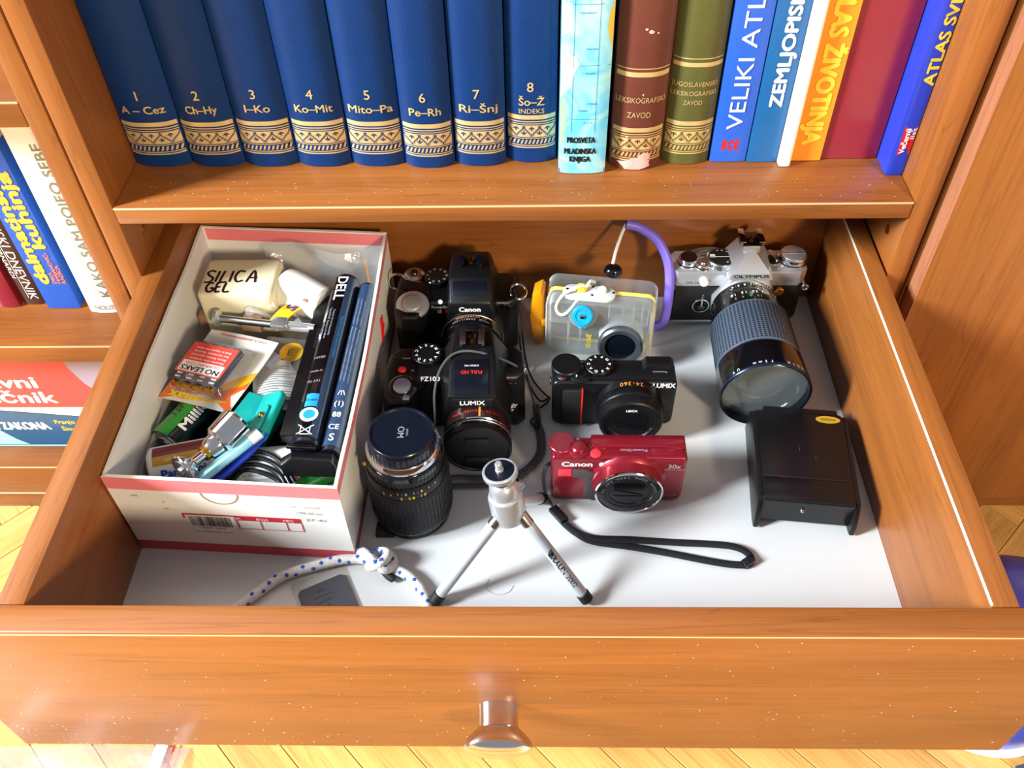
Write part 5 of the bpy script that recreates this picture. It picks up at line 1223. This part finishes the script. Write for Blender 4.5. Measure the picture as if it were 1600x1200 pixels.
bl = B().sheet(lambda u, v: (-30+56*u, -35+60*v, 1.4+13.2*min(1, 7*min(u, 1-u))*min(1, 8*min(v, 1-v))), 24, 24, .3).part('blister', 'blister', t)
rl = B().box(-28, 18, -20, 14, 14.9, 15.3).part('red_label', 'label_red', t)
B().box(-26, 16, -19, -7, 15.3, 15.4).part('label_panel', 'white', rl)
UL = lambda x, y: frame((x, y, 15.45), (-1, 0, 0), (0, -1, 0))
text(rl, 'NO LEAKS', 5.2, 'black_ink', UL(-5, -15.5), w=38, bold=.02, name='label_lettering'); text(rl, 'GUARANTEED', 3.0, 'red_ink', UL(-5, -10), w=34, name='label_lettering')
for i, s_ in enumerate(('Garantie ohne Auslaufen', 'Sans fuites garanti', 'Bez wycieków. Garantia', 'Без протечек')): text(rl, s_, 2.0, 'white_ink', UL(-5, -4.5+4.2*i), w=36, name='label_lettering')

# leaflet
t = item('paper_leaflet', 'folded newsprint leaflet tucked under the blister card', 'leaflet', -208, 250, 62, (0, 8, 12))
B().sheet(lambda u, v: ((u-.5)*38, (v-.5)*56, 5*math.sin(u*3.1)+2*math.sin(v*5)), 8, 10, .5).part('sheet', 'leaflet', t)
for i in range(15):
    B().sheet(lambda u, v, i=i: (-16+30*u*(.96 if i % 4 else .6), -24+3.1*i+.9*v, 5*math.sin((-16+30*u*(.96 if i % 4 else .6)+19)/38*3.1)+2*math.sin(((-24+3.1*i)/56+.5)*5)+.55), 6, 1, .1).part('text_line', 'grey_ink', t, smooth=0)

# teal box
t = item('plastic_case', 'teal plastic case with a rounded lid and brass screw', 'case', -212, 203, 48, (0, 0, -14))
B().prism([(-26, -22), (6, -25), (10, 22), (-20, 26)], 0, 26, bev=3).part('body', 'teal', t)
XL = frame((8, -2, 25), (.08, -1, 0), (.88, 0, .5))
ld = B().prism(rrect(58, 30, 9), -1, 6, XL, bev=2.6, seg=3).part('lid', 'teal', t)
B().prism(rrect(30, 14, 6), 6, 8.5, XL @ T(4, 2, 0), bev=1.6).part('lid_boss', 'teal', ld)
B().ball((0, 0, 0), 3, X=XL @ T(2, 5, 8.5)).part('screw', 'brass', ld)

# screw clamp (chrome ball head with threaded rod and disc)
t = item('screw_clamp', 'tarnished chrome clamp head with rod and round foot', 'clamp', -236, 179, 69, (0, 0, 0))
P0, P1, P2, P3 = Vector((17, 7, 20)), Vector((3, -13, 16)), Vector((-4, -21, 15.5)), Vector((-14, -36, 17))
B().cyl(P0, P1, 15, 36, 14, bev=2.4).part('head', 'chrome', t); B().cyl(P1, P2, 10.5, 32, 8.5, bev=1).part('neck', 'chrome', t)
B().cyl(P2, P2+(P3-P2)*.25, 6.5, 24, 6).part('brass_bush', 'brass', t); B().cyl(P2, P3, 4.2, 20).part('rod', 'chrome', t)
d_ = (P3-P2).normalized(); ft = B().cyl(P3-d_*3, P3+d_*4, 7, 24, 12.5).part('foot_flare', 'chrome', t); B().cyl(P3+d_*4, P3+d_*7, 13, 36, bev=.8).part('foot_disc', 'chrome', ft)
B().cyl(P3+d_*7, P3+d_*7.8, 9.5, 30).part('disc_face', 'steel', ft); B().cyl(P3+d_*6, P3+d_*10, 3.6, 6).part('disc_nut', 'steel', ft)
B().box(-6, 6, -3, 3, 0, 5, 1, X=T(6, -4, 12, rz=20)).part('set_screw', 'steel', t)

# batteries
def dcell(label, x, y, z, rz, L_, r, wrap, ry=90, rx=0, name='round_battery', extra=None):
    t = item(name, label, 'battery', x, y, z, (0, 0, rz))
    B().cyl((-L_/2, 0, r), (L_/2, 0, r), r, 40, bev=1).part('sleeve', wrap, t)
    e = B().cyl((-L_/2-1.2, 0, r), (-L_/2+.5, 0, r), r*.86, 36).part('end_cap', 'steel', t); B().ring(r*.55, .7, frame((-L_/2-1.3, 0, r), (0, 1, 0), (0, 0, 1))).part('end_ring', 'steel', e); B().cyl((-L_/2-2.2, 0, r), (-L_/2, 0, r), r*.3, 24).part('terminal', 'steel', e)
    B().cyl((L_/2, 0, r), (L_/2+2, 0, r), r*.4, 24).part('terminal', 'steel', t)
    return t
t = dcell('white battery with maroon and ochre bands by the box left wall', -268, 171, 38.2, 14, 56, 16.5, 'white')
def band(t, r, x0, x1, a0, a1, m, nm='printed_band'):
    vs = []; n = 8
    for i in range(n+1):
        a = R(a0+(a1-a0)*i/n); vs += [(x0, -(r+.2)*math.cos(a), r+(r+.2)*math.sin(a)), (x1, -(r+.2)*math.cos(a), r+(r+.2)*math.sin(a))]
    return B().raw(vs, [(2*i, 2*i+2, 2*i+3, 2*i+1) for i in range(n)]).part(nm, m, t, smooth=0)
band(t, 16.5, -24, 27, 78, 115, 'maroon_band'); bb_ = band(t, 16.5, -24, 27, 50, 78, 'ochre_band')
text(t, 'Panasonic', 6.4, 'blue_ink', frame((2, -15.4, 24.4), (1, 0, 0), (0, .5, .87)), w=40, bold=.03, up=.9, name='brand_lettering'); text(bb_, 'SIZE D', 2.2, 'white_ink', frame((-10, -7.5, 31.6), (1, 0, 0), (0, .9, .4)), up=.8, name='band_lettering')
t = dcell('white alkaline battery with a red ring beneath the laptop battery', -200, 164, 38.2, 185, 58, 17, 'white')
band(t, 17, -28, -25, -60, 240, 'red_ink', 'red_ring')
for i, s_ in enumerate(('Alkaline battery', 'No Mercury added', 'recycle')): text(t, s_, 2.2, 'red_ink' if i == 2 else 'grey_ink', frame((4, 15.9-2*i, 23+3*i), (-1, 0, 0), (0, -.4, .9)), up=.8, name='sleeve_lettering')
text(t, 'LR20', 7, 'blue_ink', frame((8, 17.2, 15), (-1, 0, 0), (0, 0, 1)), bold=.03, up=.1, name='sleeve_lettering')
t = dcell('green and black battery inside the clear tray', -277, 214, 38.2, 64, 56, 16.5, 'black_gloss')
band(t, 16.5, -28.5, 28.5, 70, 165, 'batt_green', 'green_wrap')
text(t, '1.5V  D', 5, 'black_ink', frame((2, 4, 33.2), (1, 0, 0), (0, 1, 0)), up=.3, name='sleeve_lettering'); text(t, 'Million', 7.5, 'white_ink', frame((4, -9.5, 30.2), (1, 0, 0), (0, .85, .5)), w=40, bold=.03, up=.6, name='brand_lettering')
t = dcell('small green battery in the near right corner of the shoe box', -156, 160, 38.2, 40, 40, 10, 'batt_green')
text(t, 'Pb', 6, 'black_ink', frame((6, 0, 22.2), (1, 0, 0), (0, 1, 0)), up=.2, name='sleeve_lettering')
# clear tray under the batteries
t = item('clear_tray', 'clear plastic tray holding batteries in the shoe box', 'tray', -216, 198, 2.6)
B().prism(rrect(166, 120, 14), 0, 2).part('tray_floor', 'clear_tray', t)
hollow(168, 122, 15, 1.2, 0, 62, 0, T(), 'tray_rim', 'clear_tray', t)
B().box(-76, 76, -54, 40, 2, 35, 4).part('foam_insert', 'black_matte', t)

# holographic stick, cable
t = item('pen_tube', 'holographic blister tube lying across the white batteries', 'tube', -226, 155, 56, (0, 0, 0))
a, c = Vector((23, 19, 30)), Vector((-19, -23, 22))
B().tube([a, c], 1, 16, n=1, flat=(6, 2.6)).part('tube', 'holo', t); B().tube([a+Vector((4, 5, -4)), a+(c-a)*.3+Vector((5, -2, -5)), c+Vector((10, 3, -6))], 1, 12, n=4, flat=(4.5, 2.6)).part('inner_stick', 'blue_ink', t); B().tube([a+(a-c)*.04, a+(a-c)*-.12], 1, 16, n=1, flat=(6.2, 2.9)).part('end_cap', 'frost', t)
t = item('cable', 'black cable coiled at the front of the shoe box', 'cable', -202, 150, 60)
for k in range(4):
    B().tube([(-34+3*k, -4-4*k, 2), (-20+2*k, 8-2.5*k, 13-2*k), (0, 15-5*k, 15-2.2*k), (18, 8-5*k, 11-2*k), (30-2*k, -6-4*k, 3)], 1.9, 10).part('cable_loop', 'black', t)

# telescopic rod with clips
t = item('telescopic_rod', 'slim metal rod with spring clips lying in front of the silica gel box', 'rod', -226, 312, 62, (0, 0, -9))
B().cyl((-44, 0, 16), (8, 0, 16), 3.6, 20).part('rod', 'steel', t); B().cyl((8, 0, 16), (48, 0, 16), 4.6, 20, 4.2).part('sleeve', 'alu', t)
B().lathe([(3, 0), (7.5, 2), (8, 5), (4, 7)], 28, frame((-50, 0, 16), (0, 1, 0), (0, 0, 1))).part('end_knob', 'alu', t)
B().prism([(-9, 0), (9, 0), (9, 10), (-9, 12)], -6, 6, T(-14, -2, 11), bev=.6).part('brown_clip', 'kraft', t)
B().box(8, 22, -7, 5, 18, 22, .8).part('spring_clip', 'foil', t); B().prism([(24, -4), (42, -3), (30, 8)], 18, 20, T()).part('clip_fin', 'alu', t)
t = item('yellow_strap', 'yellow strap printed with a purple letter beside the white cup', 'strap', -207, 330, 58, (0, 0, 50))
B().sheet(lambda u, v: ((u-.5)*44, (v-.5)*15, 14+6*math.sin(u*3)), 10, 3, 1.2).part('strap', 'yellow_strip', t)
text(t, 'SL', 9, 'purple_ink', frame((6, 0, 20.4), (1, 0, 0), (0, 1, 0)), bold=.03, up=.6, name='strap_lettering')
t = item('plastic_card', 'grey plastic plate with an orange spot under the metal rod', 'card', -203, 291, 60, (6, 0, -8))
B().box(-26, 26, -20, 16, 0, 1.6, .4).part('plate', 'smoke', t); B().lathe([(11, 1.6), (11, 1.8)], 30, T(2, 0, 0)).part('orange_spot', 'yellow_strip', t); text(t, 'E', 7, 'purple_ink', TOP(1, 0, 1.8), name='plate_lettering')
t = item('metal_clip', 'bent foil clip sticking out beside the blister card', 'clip', -219, 276, 66, (0, 0, -30))
B().sheet(lambda u, v: ((u-.5)*20, (v-.5)*16, 6*math.sin(u*3)), 6, 3, .8).part('plate', 'foil', t); B().box(-8, -6.6, -6, 18, 2, 8, .4).part('prong', 'steel', t)
tag(B().prism([(-298, 336), (-288, 334), (-284, 344), (-292, 350), (-299, 345)], 52, 64, T(), bev=1).part('wood_chip', 'tan_wood'), 'small brown wood chip beside the silica gel box', 'wood chip')
# clear bags
t = item('plastic_bag', 'crinkled clear plastic bag pressed against the back of the shoe box', 'bag', -185, 398, 50)
B().sheet(lambda u, v: ((u-.5)*112, 8*math.sin(u*7)-12*(1-v)+3*math.sin(v*9+u*5), v*46+4*math.sin(u*5)), 22, 12, .3).part('film', 'film', t)
B().box(44, 45, -14, -13, 12, 44, 0).part('orange_seam', 'orange_ink', t)
t = item('plastic_bag', 'clear plastic bag with white recycling marks beside the silica gel box', 'bag', -228, 334, 66)
B().sheet(lambda u, v: ((u-.5)*36, (v-.5)*26, 8+8*math.sin(u*5+v*3)+4*math.sin(v*9)), 14, 12, .3).part('film', 'film', t)
for k in range(2): text(t, '△' if False else 'A', 7, 'white_ink', TOP(2+5*k, 5-11*k, 20), name='recycling_mark')
# ------------------------------------------------------------------ things on the parquet round the drawer
M['blue_plastic'] = mat('violet_blue_plastic', (70, 84, 200), 0.22, coat=.4); M['pale_rim'] = mat('pale_plastic', (226, 226, 236), 0.35); M['denim'] = mat('dark_denim', (58, 66, 82), .85, bump=.6, bscale=700)
t = thing('plastic_container', 'rounded blue plastic container with a pale base under the right drawer corner', 'container', (464, 114, FLZ))
B().lathe([(68, 6), (74, 12), (77, 50), (76, 95), (70, 125), (56, 145), (34, 155), (.1, 158)], 64, T()).part('shell', 'blue_plastic', t)
B().lathe([(68, 0), (78, 2), (80, 7), (77, 13), (68, 14)], 64, T(), ring=True).part('pale_base', 'pale_rim', t)
t = thing('plastic_bag', 'crumpled clear zip bag on the parquet below the drawer front', 'bag', (-420, -20, FLZ))
random.seed(2)
def zb(u, v): return ((u-.5)*190+10*v, (v-.5)*120, 2+10*abs(math.sin(u*6+v*2))*math.sin(math.pi*min(1, max(0, v)))+6*math.sin(math.pi*u)*abs(math.cos(v*7)))
B().sheet(zb, 40, 26, .4).part('film', 'bag_film', t)
B().tube([(78, -62, 4), (84, 0, 5), (90, 62, 4)], .9, 6).part('red_zip', 'red_ink', t); B().tube([(66, -62, 5), (72, 0, 6), (78, 62, 5)], 1, 6, flat=(6, .6)).part('white_zip', 'white', t)
t = thing('denim_cloth', 'fold of dark denim on the parquet at the bottom right corner', 'cloth', (524, -2, FLZ))
B().sheet(lambda u, v: ((u-.5)*100, (v-.5)*60+8*math.sin(u*2.5), 3+26*math.sin(math.pi*u)*math.sin(math.pi*v)), 20, 16, 3).part('cloth', 'denim', t)

# ------------------------------------------------------------------ dust flecks on the drawer front and the shelf edge
M['dust'] = mat('pale_dust', (226, 214, 204), .9)
random.seed(21)
b = B()
for k in range(420):
    u = random.random(); x = -380+ (u**1.7)*752; z = -60+ (random.random()**(1.5 if x < -60 else 1.0))*178
    s_ = random.uniform(.15, .5)*(1.3 if x < -150 and z < 0 else 1)
    X_ = frame((x, -20.15, z+63), (math.cos(k), 0, math.sin(k)), (-math.sin(k), 0, math.cos(k)))
    b.raw([(-s_*1.6, -s_*.5, 0), (s_*1.2, -s_*.6, 0), (s_*1.5, s_*.5, .1), (-s_, s_*.6, .1)], [(0, 1, 2, 3)], X=X_)
o = b.part('dust', 'dust', fp, smooth=0); o['kind'] = 'stuff'
b = B()
for k in range(160):
    x, y = random.uniform(-320, 325), random.uniform(3, 36); s_ = random.uniform(.12, .4)
    b.raw([(-s_, -s_, 0), (s_, -s_*.6, 0), (s_*.8, s_, 0), (-s_, s_*.6, .1)], [(0, 1, 2, 3)], X=T(x, y, 201.85-FLZ))
o = b.part('dust', 'dust', sh, smooth=0); o['kind'] = 'stuff'
